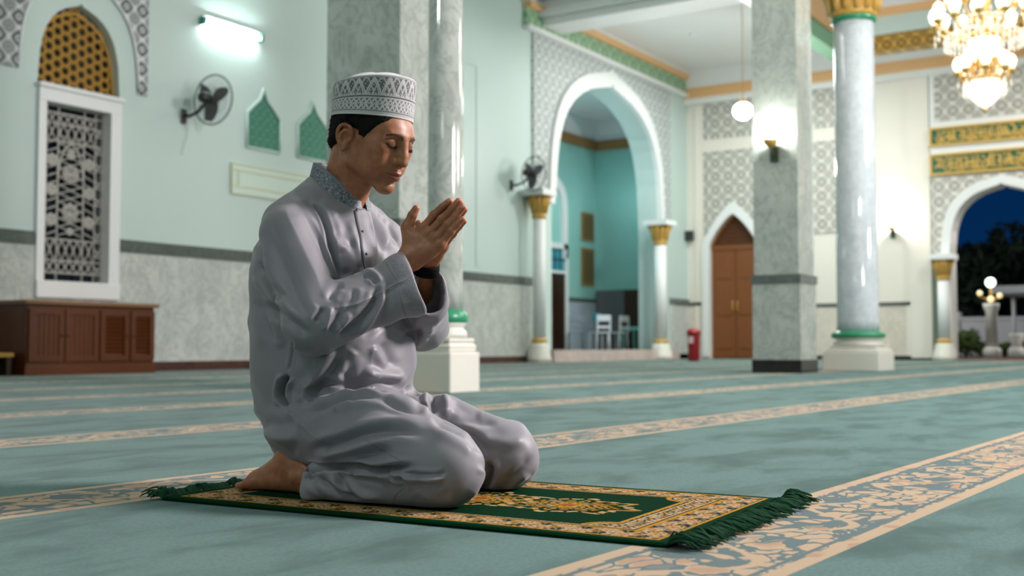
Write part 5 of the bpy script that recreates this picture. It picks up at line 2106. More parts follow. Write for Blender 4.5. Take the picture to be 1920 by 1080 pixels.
# ------------------------------------------------------------------ furniture and fittings
def build_fittings():
    # cabinet under the window
    a, b = at(47, 700, Z=0), at(291, 694.5, Z=0)
    y = YA - .75
    x0 = at(47, 690, Y=y)[0]
    x1 = at(291, 690, Y=y)[0]
    zt = at(170, 566, Y=y)[2]
    c = empty('cabinet', (x0, y, 0))
    tag(c, 'long reddish wooden cabinet with louvred right half standing under the iron-grilled window', 'cabinet')
    W, Dp = x1 - x0, .68
    MB().box((.02, .02, .10), (W - .02, Dp, zt - .05), .004).build('body', WOOD, c)
    MB().box((-.03, -.04, zt - .05), (W + .03, Dp + .02, zt), .008).build('top', m_wood('pale_top_wood', srgb(150, 112, 84), srgb(120, 84, 60), .25, 0), c)  # top in a paler wood tone than the body
    MB().box((0, 0, 0), (W, Dp, .11), .004).build('plinth', WOOD, c)
    zz0, zz1 = .16, zt - .10
    cells = [(.02, .27), (.28, .53), (.545, .775), (.79, .985)]
    for k, (p, q) in enumerate(cells):
        p, q = p * W, q * W
        fr = MB()
        fr.box((p, -.015, zz0), (p + .07, .03, zz1), .003).box((q - .07, -.015, zz0), (q, .03, zz1), .003)
        fr.box((p + .069, -.0145, zz0 + .0005), (q - .069, .029, zz0 + .07), .003).box((p + .069, -.0145, zz1 - .07), (q - .069, .029, zz1 - .0005), .003)
        if k < 2:
            n = 5
            for i in range(n):
                w_ = (q - p - .14) / n
                fr.box((p + .07 + i * w_ + .004, .0, zz0 + .07), (p + .07 + (i + 1) * w_ - .004, .02, zz1 - .07), .003)
        d = fr.build('door' if k < 2 else 'louvre_door', WOOD, c)
        if k >= 2:
            mb = MB()
            n = 9
            for i in range(n):
                z = zz0 + .09 + (zz1 - zz0 - .18) * (i + .5) / n
                mb.obox(((p + q) / 2, .012, z), ((q - p) / 2 - .07, 0, 0), (0, .016, -.022), (0, .004, .004))
            mb.build('slats', WOOD, d)
        MB().lathe([(.012, 0), (.016, .012), (.008, .02)], (0, 0, 0), 12).build('knob', DARKW, d).matrix_local = Matrix.Translation((q - .035 if k % 2 == 0 else p + .035, -.015, (zz0 + zz1) / 2)) @ Matrix.Rotation(math.pi / 2, 4, 'X')
    # low step beside the cabinet
    s = empty('step_stool', (x0 - .62, YA - .62, 0))
    tag(s, 'low dark step with a yellow wooden top left of the cabinet', 'step')
    MB().box((0, 0, .22), (.56, .4, .27), .005).build('tread', flat('yellow_wood', srgb(186, 142, 60), .4), s)
    mb = MB().box((.02, .02, 0), (.08, .38, .22)).box((.48, .02, 0), (.54, .38, .22)).box((.08, .30, .02), (.48, .34, .20))
    mb.build('frame', DARKW, s)

    # wall fans
    def fan(x, z, R, yaw, tilt, label, cord):
        f = empty('wall_fan', (x, YA, z))
        tag(f, label, 'fan', 'wall fans')
        MB().box((-.05, -.035, -.34), (.05, 0, -.12), .012).tube([(0, -.03, -.22), (0, -.13, -.24), (0, -.3, -.20), (.02, -.42, -.10), (.02, -.42, 0)], .026, 8).build('wall_bracket', DKPL, f)
        hd = empty('fan_head', (.10, -.42, 0), 0, f)
        hd.rotation_euler = (math.radians(tilt), 0, math.radians(yaw))
        m = MB().lathe([(.03, -.02), (.075, .0), (.085, .07), (.07, .16), (.03, .19)], (0, 0, 0), 20)
        o = m.build('motor', DKPL, hd)
        o.matrix_local = Matrix.Rotation(-math.pi / 2, 4, 'X')
        wire = flat('guard_wire', srgb(84, 88, 92), .4)
        mb = MB()
        prof = [(.06, -.13), (R * .5, -.15), (R * .85, -.13), (R, -.085), (R * .86, -.03), (R * .5, .0), (.07, .02)]
        for k in range(36):
            t = k * math.pi / 18
            mb.tube(spline([(p * math.cos(t), q, p * math.sin(t)) for p, q in prof], 14), .0022, 4, caps=False)
        for p, q, r_ in ((R, -.085, .012), (R * .5, -.15, .003), (.07, -.135, .004), (R * .5, 0, .003)):
            mb.tube([(p * math.cos(t), q, p * math.sin(t)) for t in np.linspace(0, 2 * math.pi, 41)[:-1]], r_, 5, closed=True)
        mb.build('guard', wire, hd)
        MB().lathe([(.055, -.145), (.055, -.13)], (0, 0, 0), 20).build('badge', DKPL, hd).matrix_local = Matrix.Rotation(math.pi / 2, 4, 'X') @ Matrix.Translation((0, 0, .27))
        bl = flat('smoky_blade', srgb(96, 92, 96), .3)
        for k in range(3):
            t0 = k * 2 * math.pi / 3 + .5
            V, Fc = [], []
            n = 8
            for i in range(n + 1):
                r_ = .04 + (R * .88 - .04) * i / n
                hw = (.035 + .085 * math.sin(math.pi * min(1, .15 + .8 * i / n)))
                for e in (-1, 1):
                    t = t0 + e * hw / max(r_, .08) * .95 + .25 * i / n
                    for th in (-.003, .003):
                        V.append((r_ * math.cos(t), -.07 + e * .022 + th, r_ * math.sin(t)))
            for i in range(n):
                a_, b_ = i * 4, i * 4 + 4
                Fc += [(a_, a_ + 2, b_ + 2, b_), (a_ + 1, b_ + 1, b_ + 3, a_ + 3), (a_, b_, b_ + 1, a_ + 1), (a_ + 2, a_ + 3, b_ + 3, b_ + 2)]
            Fc += [(0, 1, 3, 2), (n * 4, n * 4 + 2, n * 4 + 3, n * 4 + 1)]
            MB().add(V, Fc).build('blade', bl, hd)
        if cord:
            MB().tube(spline([(.0, -.05, -.32), (.03, -.06, -.5), (-.02, -.05, -.66), (-.05, -.05, -.80)], 14), .006, 5).build('pull_cord', flat('cord', (.55, .55, .5), .6), f)
    fan(11.16, 3.88, .36, 95, 0, 'grey wall fan with round wire guard between the window and the green niche', True)
    fan(19.82, 3.90, .36, 76, 0, 'wall fan at the edge of the carved portal, above the left arch column', False)
    f = empty('wall_speaker', (XB, 12.80, 3.30))
    tag(f, 'small dark wall fitting high beside the wooden door near the corner', 'speaker')
    MB().box((-.20, -.12, -.12), (-.06, .12, .14), .02).build('case', DKPL, f)
    MB().tube([(-.08, 0, 0), (0, 0, -.02)], .02, 8).build('bracket', DKPL, f)

    # fluorescent tube on the left wall
    l = empty('tube_wall_lamp', (12.03, YA, 5.10))
    tag(l, 'glowing white fluorescent tube lamp high on the mint wall above the fan', 'lamp')
    MB().box((-.56, -.05, .05), (.56, 0, .11), .008).build('housing', WHITE, l)
    for sx in (-1, 1):
        MB().box((sx * .575 - .03, -.12, -.045), (sx * .575 + .03, 0, .07), .008).build('end_cap', flat('green_end_cap', srgb(60, 150, 130), .4), l)
    MB().tube([(-.55, -.085, 0), (.55, -.085, 0)], .020, 12).build('tube', emit('tube_glow', (.86, 1.0, .97), 95), l)

    # green niches with carved screens
    GN = m_lattice('green_carved_screen', 'x', srgb(84, 160, 134), srgb(40, 112, 90), .16)
    for x0, x1, w in ((12.39, 13.10, 'first'), (13.50, 14.22, 'second')):
        xc, hw = (x0 + x1) / 2, (x1 - x0) / 2
        lab = {'first': 'green pointed wall niche with carved screen, right of the fan', 'second': 'green pointed wall niche half hidden by the wide square pillar'}[w]
        n = empty('wall_niche', (xc, YA, 3.39))
        tag(n, lab, 'niche', 'green pointed niches')

        def f(q, hw=hw):
            k = min(abs(q) / hw, 1)
            return .52 + .30 * (1 - k ** 1.3) + .16 * max(0, 1 - k / .25) ** 1.2
        X = list(np.linspace(-hw, hw, 40))
        panel_shape(X, lambda q: 0, f, PA(-.012), PA(0)).build('screen', GN, n)
        mb = MB()
        mb.tube([(q, -.015, f(q)) for q in X], .022, 6).tube([(-hw, -.015, 0), (-hw, -.015, f(-hw))], .022, 6).tube([(hw, -.015, 0), (hw, -.015, f(hw))], .022, 6).tube([(-hw, -.015, 0), (hw, -.015, 0)], .022, 6)
        mb.build('rim', MINT, n)
    # framed inscription
    p = empty('inscription_sign', (12.08, YA - .004, 2.64))
    tag(p, 'pale framed inscription panel with gold lines below the green niches', 'panel')
    Wd = 2.9
    MB().box((0, -.02, 0), (Wd, 0, .47)).build('board', m_wall('ivory_board', srgb(206, 224, 214), srgb(200, 218, 208)), p)
    mb = MB()
    for z in (.0, .115, .355, .45):
        mb.box((.02, -.032, z), (Wd - .02, -.018, z + .018))
    mb.box((0, -.032, 0), (.02, -.018, .468)).box((Wd - .02, -.032, 0), (Wd, -.018, .468)).box((.13, -.031, .133), (.148, -.018, .355))
    mb.build('gold_border', flat('soft_gold', srgb(212, 208, 172), .4), p)
    # faint recessed strip beside the pillar
    trim(MB().box((17.95, YA - .015, 1.9), (18.15, YA, 6.0)).box((18.55, YA - .015, 1.9), (18.75, YA, 6.0)).box((18.15, YA - .015, 5.9), (18.55, YA, 6.0)), MINT)

    # wooden door of the far wall
    d = empty('door_1', (XB + .12, 11.58, 0))
    struct(d)
    hw = .66
    f = pointed(0, hw, 2.98, 3.82, 1.35)
    MB().box((0, -hw, .02), (.07, -.01, 2.92), .006).build('door_leaf', DOORW, d)
    MB().box((0, .01, .02), (.07, hw, 2.92), .006).build('door_leaf', DOORW, d)
    for s in (-1, 1):
        mb = MB()
        for z0, z1 in ((.25, 1.0), (1.15, 2.0), (2.12, 2.78)):
            mb.box((-.02, s * hw / 2 - .22, z0), (.02, s * hw / 2 + .22, z1), .012)
        mb.build('door_panel', DOORW, d)
        MB().tube([(-.02, s * .07, 1.25), (-.07, s * .07, 1.27), (-.07, s * .07, 1.5), (-.02, s * .07, 1.52)], .014, 8).build('handle', GOLDP, d)
    Y_ = list(np.linspace(-hw, hw, 40))
    panel_shape(Y_, lambda q: 2.98, lambda q: max(f(q), 2.98), PB(.05), PB(.08)).build('fanlight_panel', DARKW, d)
    mb = MB()
    mb.tube([(0.0, q, max(f(q) - .03, 3.0)) for q in Y_], .045, 6)
    mb.box((-.03, -hw, 2.90), (.06, hw, 3.02))
    for k in range(-6, 7):
        for j in range(6):
            y, z = k * .11, 3.08 + j * .13
            if z < f(y) - .1:
                mb.tube([(.03, y + .055 * math.cos(t), z + .055 * math.sin(t)) for t in np.linspace(0, 2 * math.pi, 9)[:-1]], .011, 4, closed=True)
    mb.build('fanlight_tracery', DOORW, d)

    # red bin by the corner
    a = at(1301, 677, D=25.6)
    b_ = empty('litter_bin', (a[0], a[1], 0))
    tag(b_, 'tall red bin standing between the big arch and the wooden door', 'bin')
    RED = flat('red_plastic', srgb(150, 22, 30), .35)
    MB().lathe([(.115, 0), (.125, .02), (.145, .60), (.15, .62)], seg=28).build('body', RED, b_)
    MB().lathe([(.158, .60), (.160, .64), (.14, .70), (.06, .73)], seg=28).build('lid', RED, b_)
    MB().box((-.165, -.05, .40), (-.125, .06, .55), .004).build('sticker', flat('sticker_white', srgb(210, 190, 196), .5), b_)

    # calligraphy boards over the garden arch
    SG = flat('deep_green_board', srgb(24, 92, 66), .4)
    GL = flat('gold_leaf', srgb(206, 168, 84), .3)

    def board(z0, z1, label, seed):
        g = empty('calligraphy_board', (XB - .20, 4.9, z0))
        tag(g, label, 'sign', 'gold calligraphy boards')
        y0, y1, h = 6.46 - 4.9, 3.2 - 4.9, z1 - z0
        MB().box((0, y1, 0), (.03, y0, h)).build('board', SG, g)
        mb = MB()
        for q in (0, h):
            mb.box((-.03, y1 + .028, q - .028), (.03, y0 - .028, q + .028))
        for q in (y0, y1):
            mb.box((-.031, q - .028, -.028), (.031, q + .028, h + .028))
        mb.build('gold_frame', GL, g)
        rs = np.random.RandomState(seed)
        mb = MB()
        y = y0 - .10
        while y > y1 + .15:                      # script running from right to left as the eye meets it
            kind = rs.randint(0, 5)
            w_ = .12 + rs.rand() * .10
            if kind in (0, 1):
                top = h * (.80 + .1 * rs.rand())
                P = [(0, y, top), (0, y - .01, h * .45), (0, y - .03, h * .24), (0, y - w_, h * .20)]
            elif kind == 2:
                P = [(0, y, h * .55), (0, y - w_ * .2, h * .22), (0, y - w_ * .6, h * .12), (0, y - w_, h * .30), (0, y - w_ * 1.1, h * .55)]
            elif kind == 3:
                P = [(0, y, h * .3), (0, y - w_ * .4, h * .62), (0, y - w_ * .7, h * .45), (0, y - w_ * .3, h * .3), (0, y - w_, h * .22)]
            else:
                P = [(0, y + .04, h * .85), (0, y - w_ * .6, h * .66), (0, y - w_ * .2, h * .42), (0, y - w_, h * .34)]
            S_ = spline(P, 12)
            r = .017 * (.6 + .5 * np.sin(np.linspace(0, math.pi, 12)))
            mb.tube(S_, r, 5)
            for _ in range(rs.randint(1, 3)):
                yy, zz = y - rs.rand() * w_, h * (.15 + .72 * rs.rand())
                mb.obox((0, yy, zz), (.012, 0, 0), (0, .016, .016), (0, -.016, .016))
            if rs.rand() < .6:
                mb.tube([(0, y - .02, h * .74), (0, y - .09, h * .84)], .009, 4)
            y -= w_ * .33
        mb.build('gold_script', GL, g)
    board(5.14, 5.54, 'upper of the two green boards with gold calligraphy over the garden arch', 4)
    board(4.44, 4.90, 'lower of the two green boards with gold calligraphy over the garden arch', 9)

    # alcove furniture
    def chair(x, y, rz, label, col):
        c = empty('plastic_chair', (x, y, .25), rz)
        tag(c, label, 'chair', 'chairs in the alcove behind the arch')
        m = flat('chair_plastic_%d' % round(x * 10), col, .4)
        MB().box((-.21, -.21, .42), (.21, .22, .45), .012).build('seat', m, c)
        mb = MB().box((-.21, .19, .46), (-.17, .23, .86), .008).box((.17, .19, .46), (.21, .23, .86), .008).box((-.21, .19, .72), (.21, .22, .88), .01).box((-.21, .19, .54), (.21, .215, .60), .008)
        mb.build('backrest', m, c)
        for sx in (-1, 1):
            for sy in (-1, 1):
                MB().tube([(sx * .19, sy * .19, 0), (sx * .18, sy * .18, .43)], .018, 8).build('leg', m, c)

    def on_alcove(px, y):
        return at(px, 600, Y=y)[0]
    chair(on_alcove(1080, 15.1), 15.1, 2.2, 'grey chair in the alcove, leftmost of the row', srgb(120, 138, 150))
    chair(on_alcove(1124, 14.2), 14.2, 2.6, 'white chair in the alcove with teal cloth over it', srgb(206, 216, 226))
    chair(on_alcove(1158, 14.2), 14.2, 3.0, 'pale chair in the alcove in front of the grey board', srgb(190, 198, 200))
    q = empty('folded_cloth', (on_alcove(1119, 14.2), 14.2, 1.12))
    tag(q, 'teal cloth draped over the back of the white alcove chair', 'cloth')
    mb = MB().box((-.16, -.05, -.18), (.16, .05, .06), .03)
    mb.build('cloth', flat('teal_cloth', srgb(40, 120, 130), .8), q)
    t = empty('side_table', (on_alcove(1194, 14.0), 14.0, .25))
    tag(t, 'white and turquoise table in the alcove beside the right arch column', 'table')
    TQ = flat('turquoise_paint', srgb(120, 196, 186), .4)
    MB().box((-.36, -.28, .50), (.36, .28, .60), .008).build('table_top', TQ, t)
    for sx in (-1, 1):
        for sy in (-1, 1):
            MB().box((sx * .32 - .03, sy * .24 - .03, 0), (sx * .32 + .03, sy * .24 + .03, .5)).build('leg', TQ, t)
    MB().box((-.29, -.25, .06), (.29, -.21, .48)).build('front_panel', WHITE, t)
    b2 = empty('notice_board', (XB - .05, 14.88, .95))
    tag(b2, 'wide grey and dark brown board standing at the end wall of the alcove', 'board')
    MB().box((-.06, -.10, -.70), (0, .80, .95), .006).build('grey_panel', flat('slate_grey', srgb(96, 98, 102), .6), b2)
    MB().box((-.08, -.80, -.70), (0, -.10, .95), .006).build('brown_panel', DARKW, b2)
    for z0, z1, lab in ((3.28, 4.08, 'small gold framed picture in the alcove, upper of two'), (2.02, 3.08, 'tall gold framed picture in the alcove, lower of two')):
        g = empty('framed_picture', (28.12, 15.75, z0))
        tag(g, lab, 'picture', 'gold framed pictures in the alcove')
        hz = z1 - z0
        MB().box((-.34, -.05, 0), (.34, -.01, hz)).build('frame', flat('old_gold_%d' % round(z0 * 10), srgb(150, 112, 52), .4), g)
        MB().box((-.27, -.06, .08), (.27, -.045, hz - .08)).build('picture_panel', m_lattice('gold_panel_%d' % round(z0 * 10), 'x', srgb(140, 112, 66), srgb(92, 72, 40), .12), g)

    # ---- lamps
    SC = emit('warm_bulb', (1, .95, .86), 60)

    def sconce(loc, nrm, rz, label, s=1.0):
        c = empty('wall_lamp', loc, rz)
        tag(c, label, 'lamp', 'wall lamps')
        MB().box((-.05 * s, -.02, -.18 * s), (.05 * s, 0, .0), .008).tube([(0, -.01, -.1 * s), (0, -.10 * s, -.12 * s), (0, -.12 * s, -.02 * s)], .014 * s, 8).build('bracket', flat('bronze', srgb(70, 84, 66), .4, Metallic=.5), c)
        MB().lathe([(.03 * s, -.03 * s), (.075 * s, .02 * s), (.085 * s, .06 * s), (.08 * s, .06 * s), (.028 * s, -.02 * s)], (0, -.13 * s, 0), 20).build('cup', GOLDP, c)
        bm = bmesh.new()
        bmesh.ops.create_uvsphere(bm, u_segments=16, v_segments=10, radius=.045 * s)
        mb = MB().add([(v.co.x, v.co.y - .13 * s, v.co.z + .065 * s) for v in bm.verts], [[v.index for v in f_.verts] for f_ in bm.faces], True)
        bm.free()
        mb.build('bulb', SC, c)
        return c
    a = at(1500, 700, Z=0)
    pl = (a[0], a[1] + .30)
    zc = HC + (647 - 246) * 13.85 / F
    sconce((pl[0], pl[1] + .0, zc), None, -math.pi / 2, 'bronze wall lamp glowing on the slim square pillar', 1.15)
    sconce((XB - .05, 7.42, 3.18), None, -math.pi / 2, 'small wall lamp glowing on the ivory far wall right of the round column', 1.2)
    # globe pendant
    g = at(1393, 208, D=24.0)
    p = empty('globe_pendant', (g[0], g[1], ZC))
    tag(p, 'white globe pendant lamp hanging left of the slim square pillar', 'lamp')
    L = ZC - g[2]
    MB().tube([(0, 0, 0), (0, 0, -L + .2)], .010, 6).build('rod', GOLDP, p)
    MB().lathe([(.02, -.10), (.09, -.06), (.10, 0)], seg=20).build('ceiling_rose', GOLDP, p)
    MB().lathe([(.03, -L + .28), (.07, -L + .24), (.09, -L + .16), (.06, -L + .13)], seg=20).build('holder', GOLDP, p)
    bm = bmesh.new()
    bmesh.ops.create_uvsphere(bm, u_segments=24, v_segments=14, radius=.21)
    mb = MB().add([(v.co.x, v.co.y, v.co.z * .86 - L) for v in bm.verts], [[v.index for v in f_.verts] for f_ in bm.faces], True)
    bm.free()
    mb.build('globe', emit('globe_glow', (1, .98, .94), 7), p)
    d = empty('smoke_detector', tuple(at(1301, 64, Z=ZC)))
    tag(d, 'small round detector on the white ceiling above the big arch', 'detector')
    MB().lathe([(.09, -.05), (.11, -.03), (.11, 0)], seg=20).build('case', WHITE, d)


def build_chandelier():
    D = 12.6
    c0 = at(1846, 150, D=D)
    ch = empty('chandelier', (c0[0], c0[1], 0))
    tag(ch, 'large two-tier gold and crystal chandelier with glowing lamps hanging at upper right', 'chandelier')
    z = lambda y: HC + (647 - y) * D / F
    k = D / F
    GOLD = flat('chandelier_gold', srgb(226, 190, 120), .25, Metallic=.6)
    FL = emit('lamp_glow', (1.0, .92, .78), 1.5)
    BOWL = emit('bowl_glow', (1.0, .94, .84), 1.15)
    t = NT('crystal')
    t.out((.98, .96, .92), .05)
    t.set(t.b.inputs['Transmission Weight'], .6)
    t.set(t.b.inputs['Emission Color'], (1, .90, .74, 1))
    t.set(t.b.inputs['Emission Strength'], .22)  # crystals are no lamps; a faint glow is put into the material
    CR = t.m
    stem = [(.03, z(-160)), (.05, z(-40)), (.03, z(-20)), (.09, z(10)), (.05, z(40)), (.12, z(72)), (.05, z(90)), (.07, z(110)), (.11, z(128)), (.04, z(140))]
    MB().lathe([(r, q) for r, q in stem][::-1], seg=24).build('stem', GOLD, ch)
    MB().lathe([(.008, z(-160)), (.008, 8.95)], seg=8).build('hanging_rod', GOLD, ch)

    def bowl(y0, y1, R, name):
        n = 10
        prof = [(.012, z(y1))] + [(R * math.sin(math.pi / 2 * i / n) ** 1.05, z(y1) + (z(y0) - z(y1)) * (.55 * i / n + .45 * (1 - math.cos(math.pi / 2 * i / n)))) for i in range(1, n + 1)]
        MB().lathe(prof, seg=36).build(name, BOWL, ch)
        mb = MB().tube([(R * 1.03 * math.cos(q), R * 1.03 * math.sin(q), z(y0)) for q in np.linspace(0, 2 * math.pi, 41)[:-1]], .016, 6, closed=True)
        mb.build('bowl_rim', GOLD, ch)
        MB().lathe([(.01, z(y1 + 8)), (.03, z(y1 + 3)), (.018, z(y1 - 2))], seg=12).build('finial', GOLD, ch)
    bowl(152, 206, 36 * k, 'lower_bowl')
    bowl(72, 100, 30 * k, 'upper_bowl')

    def tier(n, R, y_arm, lamp_h, r_lamp, ph, drops):
        for i in range(n):
            a = 2 * math.pi * (i + ph) / n
            d = np.array((math.cos(a), math.sin(a), 0))
            zz = z(y_arm)
            P = [d * .04 + (0, 0, zz), d * R * .4 + (0, 0, zz - .10), d * R * .8 + (0, 0, zz - .06), d * R + (0, 0, zz + .05)]
            arm = MB().tube(spline(P, 14), .012, 6)
            arm.lathe([(.012, zz + .03), (.05, zz + .06), (.055, zz + .085), (.02, zz + .09)], (d[0] * R, d[1] * R, 0), 14)
            o = arm.build('arm', GOLD, ch)
            MB().lathe([(.02, 0), (r_lamp * .8, lamp_h * .25), (r_lamp, lamp_h * .55), (r_lamp * .7, lamp_h * .85), (.015, lamp_h)], (d[0] * R, d[1] * R, zz + .085), 16).build('lamp_shade', FL, o)
            for q in range(drops):
                e, dz = ((1, -.04), (.62, -.12), (1, -.11))[q]
                dr = MB().lathe([(.003, -.06), (.018, -.02), (.004, .015)], (d[0] * R * e, d[1] * R * e, zz + dz), 6, False)
                dr.build('crystal_drop', CR, o)
    tier(8, 46 * k, 148, .17, .062, .3, 2)
    tier(6, 28 * k, 128, .14, .055, .0, 1)
    tier(12, 86 * k, 52, .20, .070, .2, 3)
    tier(8, 60 * k, 20, .17, .062, .5, 2)
    for R, y, n in ((46 * k, 160, 22), (86 * k, 70, 36), (60 * k, 40, 26)):
        mb = MB()
        for i in range(n):
            a = 2 * math.pi * i / n
            for q in range(2):
                mb.lathe([(.003, -.06), (.017, -.02), (.004, .02)], (R * .8 * math.cos(a), R * .8 * math.sin(a), z(y) - .07 * q), 6, False)
        mb.tube([(R * .8 * math.cos(a), R * .8 * math.sin(a), z(y) + .02) for a in np.linspace(0, 2 * math.pi, 31)[:-1]], .010, 5, closed=True)
        tag(mb.build('crystal_fringe', CR, ch), kind='stuff')
    return c0


# ------------------------------------------------------------------ the garden at night
def build_garden():
    gm = m_wall('dark_paving', srgb(96, 84, 76), srgb(80, 70, 64), .7)
    struct(MB().box((XB + .05, -30, -.4), (95, 40, -.02)).build('ground_outside', gm))
    struct(MB().box((XB, 3.5, -.02), (XB + .6, 6.3, .03)).build('sill_garden', m_wall('terracotta_sill', srgb(150, 110, 92), srgb(140, 100, 84), .5)))
    # wall
    w = empty('garden_wall', (46, 0, 0))
    tag(w, 'long pale plastered garden wall beyond the night arch', 'wall')
    MB().box((0, -20, -.1), (.3, 22, 1.30)).build('wall_body', WHITE, w)
    MB().box((-.08, -20, 1.30), (.38, 22, 1.42)).build('coping', WHITE, w)
    for k, y in enumerate(np.arange(-6, 16, 3.1)):
        MB().box((-.12, y, -.1), (.42, y + .5, 1.62), .02).build('pier', WHITE, w)
    # lamp posts
    def post(px, D, label, ztop, lit):
        a = at(px, 640, D=D)
        p = empty('lamp_post', (a[0], a[1], -.02))
        tag(p, label, 'lamp post', 'garden lamp posts')
        r = .17
        MB().lathe([(r * 1.5, 0), (r * 1.5, .25), (r * 1.1, .32)], seg=20).build('base', STONE, p)
        MB().lathe([(r, .3), (r * .92, ztop - .25), (r * 1.3, ztop - .1), (r * 1.3, ztop)], seg=20).build('post', STONE, p)
        if lit:
            MB().tube([(0, 0, ztop), (0, 0, ztop + .5)], .035, 8).tube([(0, -.34, ztop + .2), (0, 0, ztop + .08), (0, .34, ztop + .2)], .025, 6).build('arm', GOLDP, p)
            E1, E2 = emit('globe_light', (.85, 1, .96), 3), emit('lantern_light', (1, .82, .45), .9)
            for y, z_, r_, m, nm in ((0, ztop + .60, .14, E1, 'globe'), (.30, ztop + .30, .075, E2, 'lantern'), (-.24, ztop + .22, .075, E2, 'lantern'), (.0, ztop + .12, .09, E2, 'lantern')):
                bm = bmesh.new()
                bmesh.ops.create_uvsphere(bm, u_segments=16, v_segments=10, radius=r_)
                mb = MB().add([(v.co.x - .05, v.co.y + y, v.co.z + z_) for v in bm.verts], [[v.index for v in f_.verts] for f_ in bm.faces], True)
                bm.free()
                mb.build(nm, m, p)
    post(1860, 33, 'garden lamp post with lit globe and lanterns in front of the pale wall', 1.58, True)
    post(1906, 36, 'short pale post without a lamp at the right end of the garden wall', .75, False)
    # shelter roof
    s = empty('shelter', tuple(at(1925, 560, D=38)[:2]) + (0,))
    tag(s, 'pale flat shelter roof beyond the garden lamp', 'shelter')
    MB().box((-.6, -3.2, 2.05), (2.5, .95, 2.32), .03).build('roof', m_wall('shelter_paint', srgb(176, 180, 182), srgb(166, 170, 172)), s)
    for y in (-2.8, .5):
        MB().tube([(.6, y, -.02), (.6, y, 2.06)], .06, 10).build('post', WHITE, s)
    # shrubs
    t = NT('shrub_leaf')
    t.out(t.mix(t.noise(t.obj(), 6, 2), srgb(40, 70, 24), srgb(86, 104, 36)), .6)
    LEAF = t.m
    t = NT('night_leaf')
    t.out(t.mix(t.noise(t.obj(), 2, 2), srgb(20, 40, 26), srgb(34, 54, 34)), .7)
    NL = t.m
    rs = np.random.RandomState(2)

    def leaves(mb, c, r, n, size):
        for _ in range(n):
            d = rs.randn(3)
            d /= np.linalg.norm(d)
            p = np.array(c) + d * np.array(r) * (.55 + .45 * rs.rand())
            a = rs.randn(3)
            a -= d * (a @ d) * .6
            a /= np.linalg.norm(a)
            b = np.cross(a, rs.randn(3))
            b /= np.linalg.norm(b)
            s_ = size * (.6 + .8 * rs.rand())
            nn = np.cross(a, b) * s_ * .12
            mb.add([p - a * s_, p + b * s_ * .4 + nn, p + a * s_, p - b * s_ * .4 + nn], [(0, 1, 2, 3)])
    for px, D, h, w_, lab in ((1809, 34, .95, .50, 'leafy yellow-green shrub beside the garden arch column'), (1842, 37, .55, .35, 'small low shrub left of the lamp post'),
                              (1884, 38, .50, .5, 'low shrub between the lamp post and the short post'), (1918, 37, .55, .4, 'low shrub right of the short post')):
        a = at(px, 640, D=D)
        p = empty('shrub', (a[0], a[1], -.02))
        tag(p, lab, 'shrub', 'shrubs along the garden wall')
        mb = MB()
        for k in range(7):
            leaves(mb, (rs.randn() * w_ * .35, rs.randn() * w_ * .35, h * (.35 + .3 * rs.rand())), (w_ * .6, w_ * .6, h * .38), 90, .09)
        mb.build('foliage', LEAF, p)
        MB().tube([(0, 0, 0), (.02, .03, h * .6)], [.03, .015], 6).build('stem', DARKW, p)
    for px, D, ytop, w_, lab in ((1800, 50, 432, 2.2, 'dark tree behind the left end of the garden wall'), (1836, 58, 470, 2.4, 'lower dark tree behind the lamp post'),
                                 (1884, 67, 438, 2.9, 'tall dark tree rising behind the garden lamp'), (1940, 52, 450, 2.6, 'dark tree at the right edge behind the shelter'),
                                 (1765, 78, 450, 3.2, 'dark tree mostly hidden by the garden arch column')):
        a = at(px, 640, D=D)
        H_ = HC + (647 - ytop) * D / F
        p = empty('tree', (a[0], a[1], -.02))
        tag(p, lab, 'tree', 'dark trees beyond the garden')
        mb = MB()
        for k in range(16):
            zz = H_ * (.30 + .60 * rs.rand())
            leaves(mb, (rs.randn() * w_ * .42, rs.randn() * w_ * .42, zz), (w_ * .5, w_ * .5, H_ * .16), 120, .30)
        mb.build('crown', NL, p)
        MB().tube([(0, 0, 0), (.1, .1, H_ * .4), (0, .2, H_ * .75)], [.22, .16, .06], 8).build('trunk', DARKW, p)


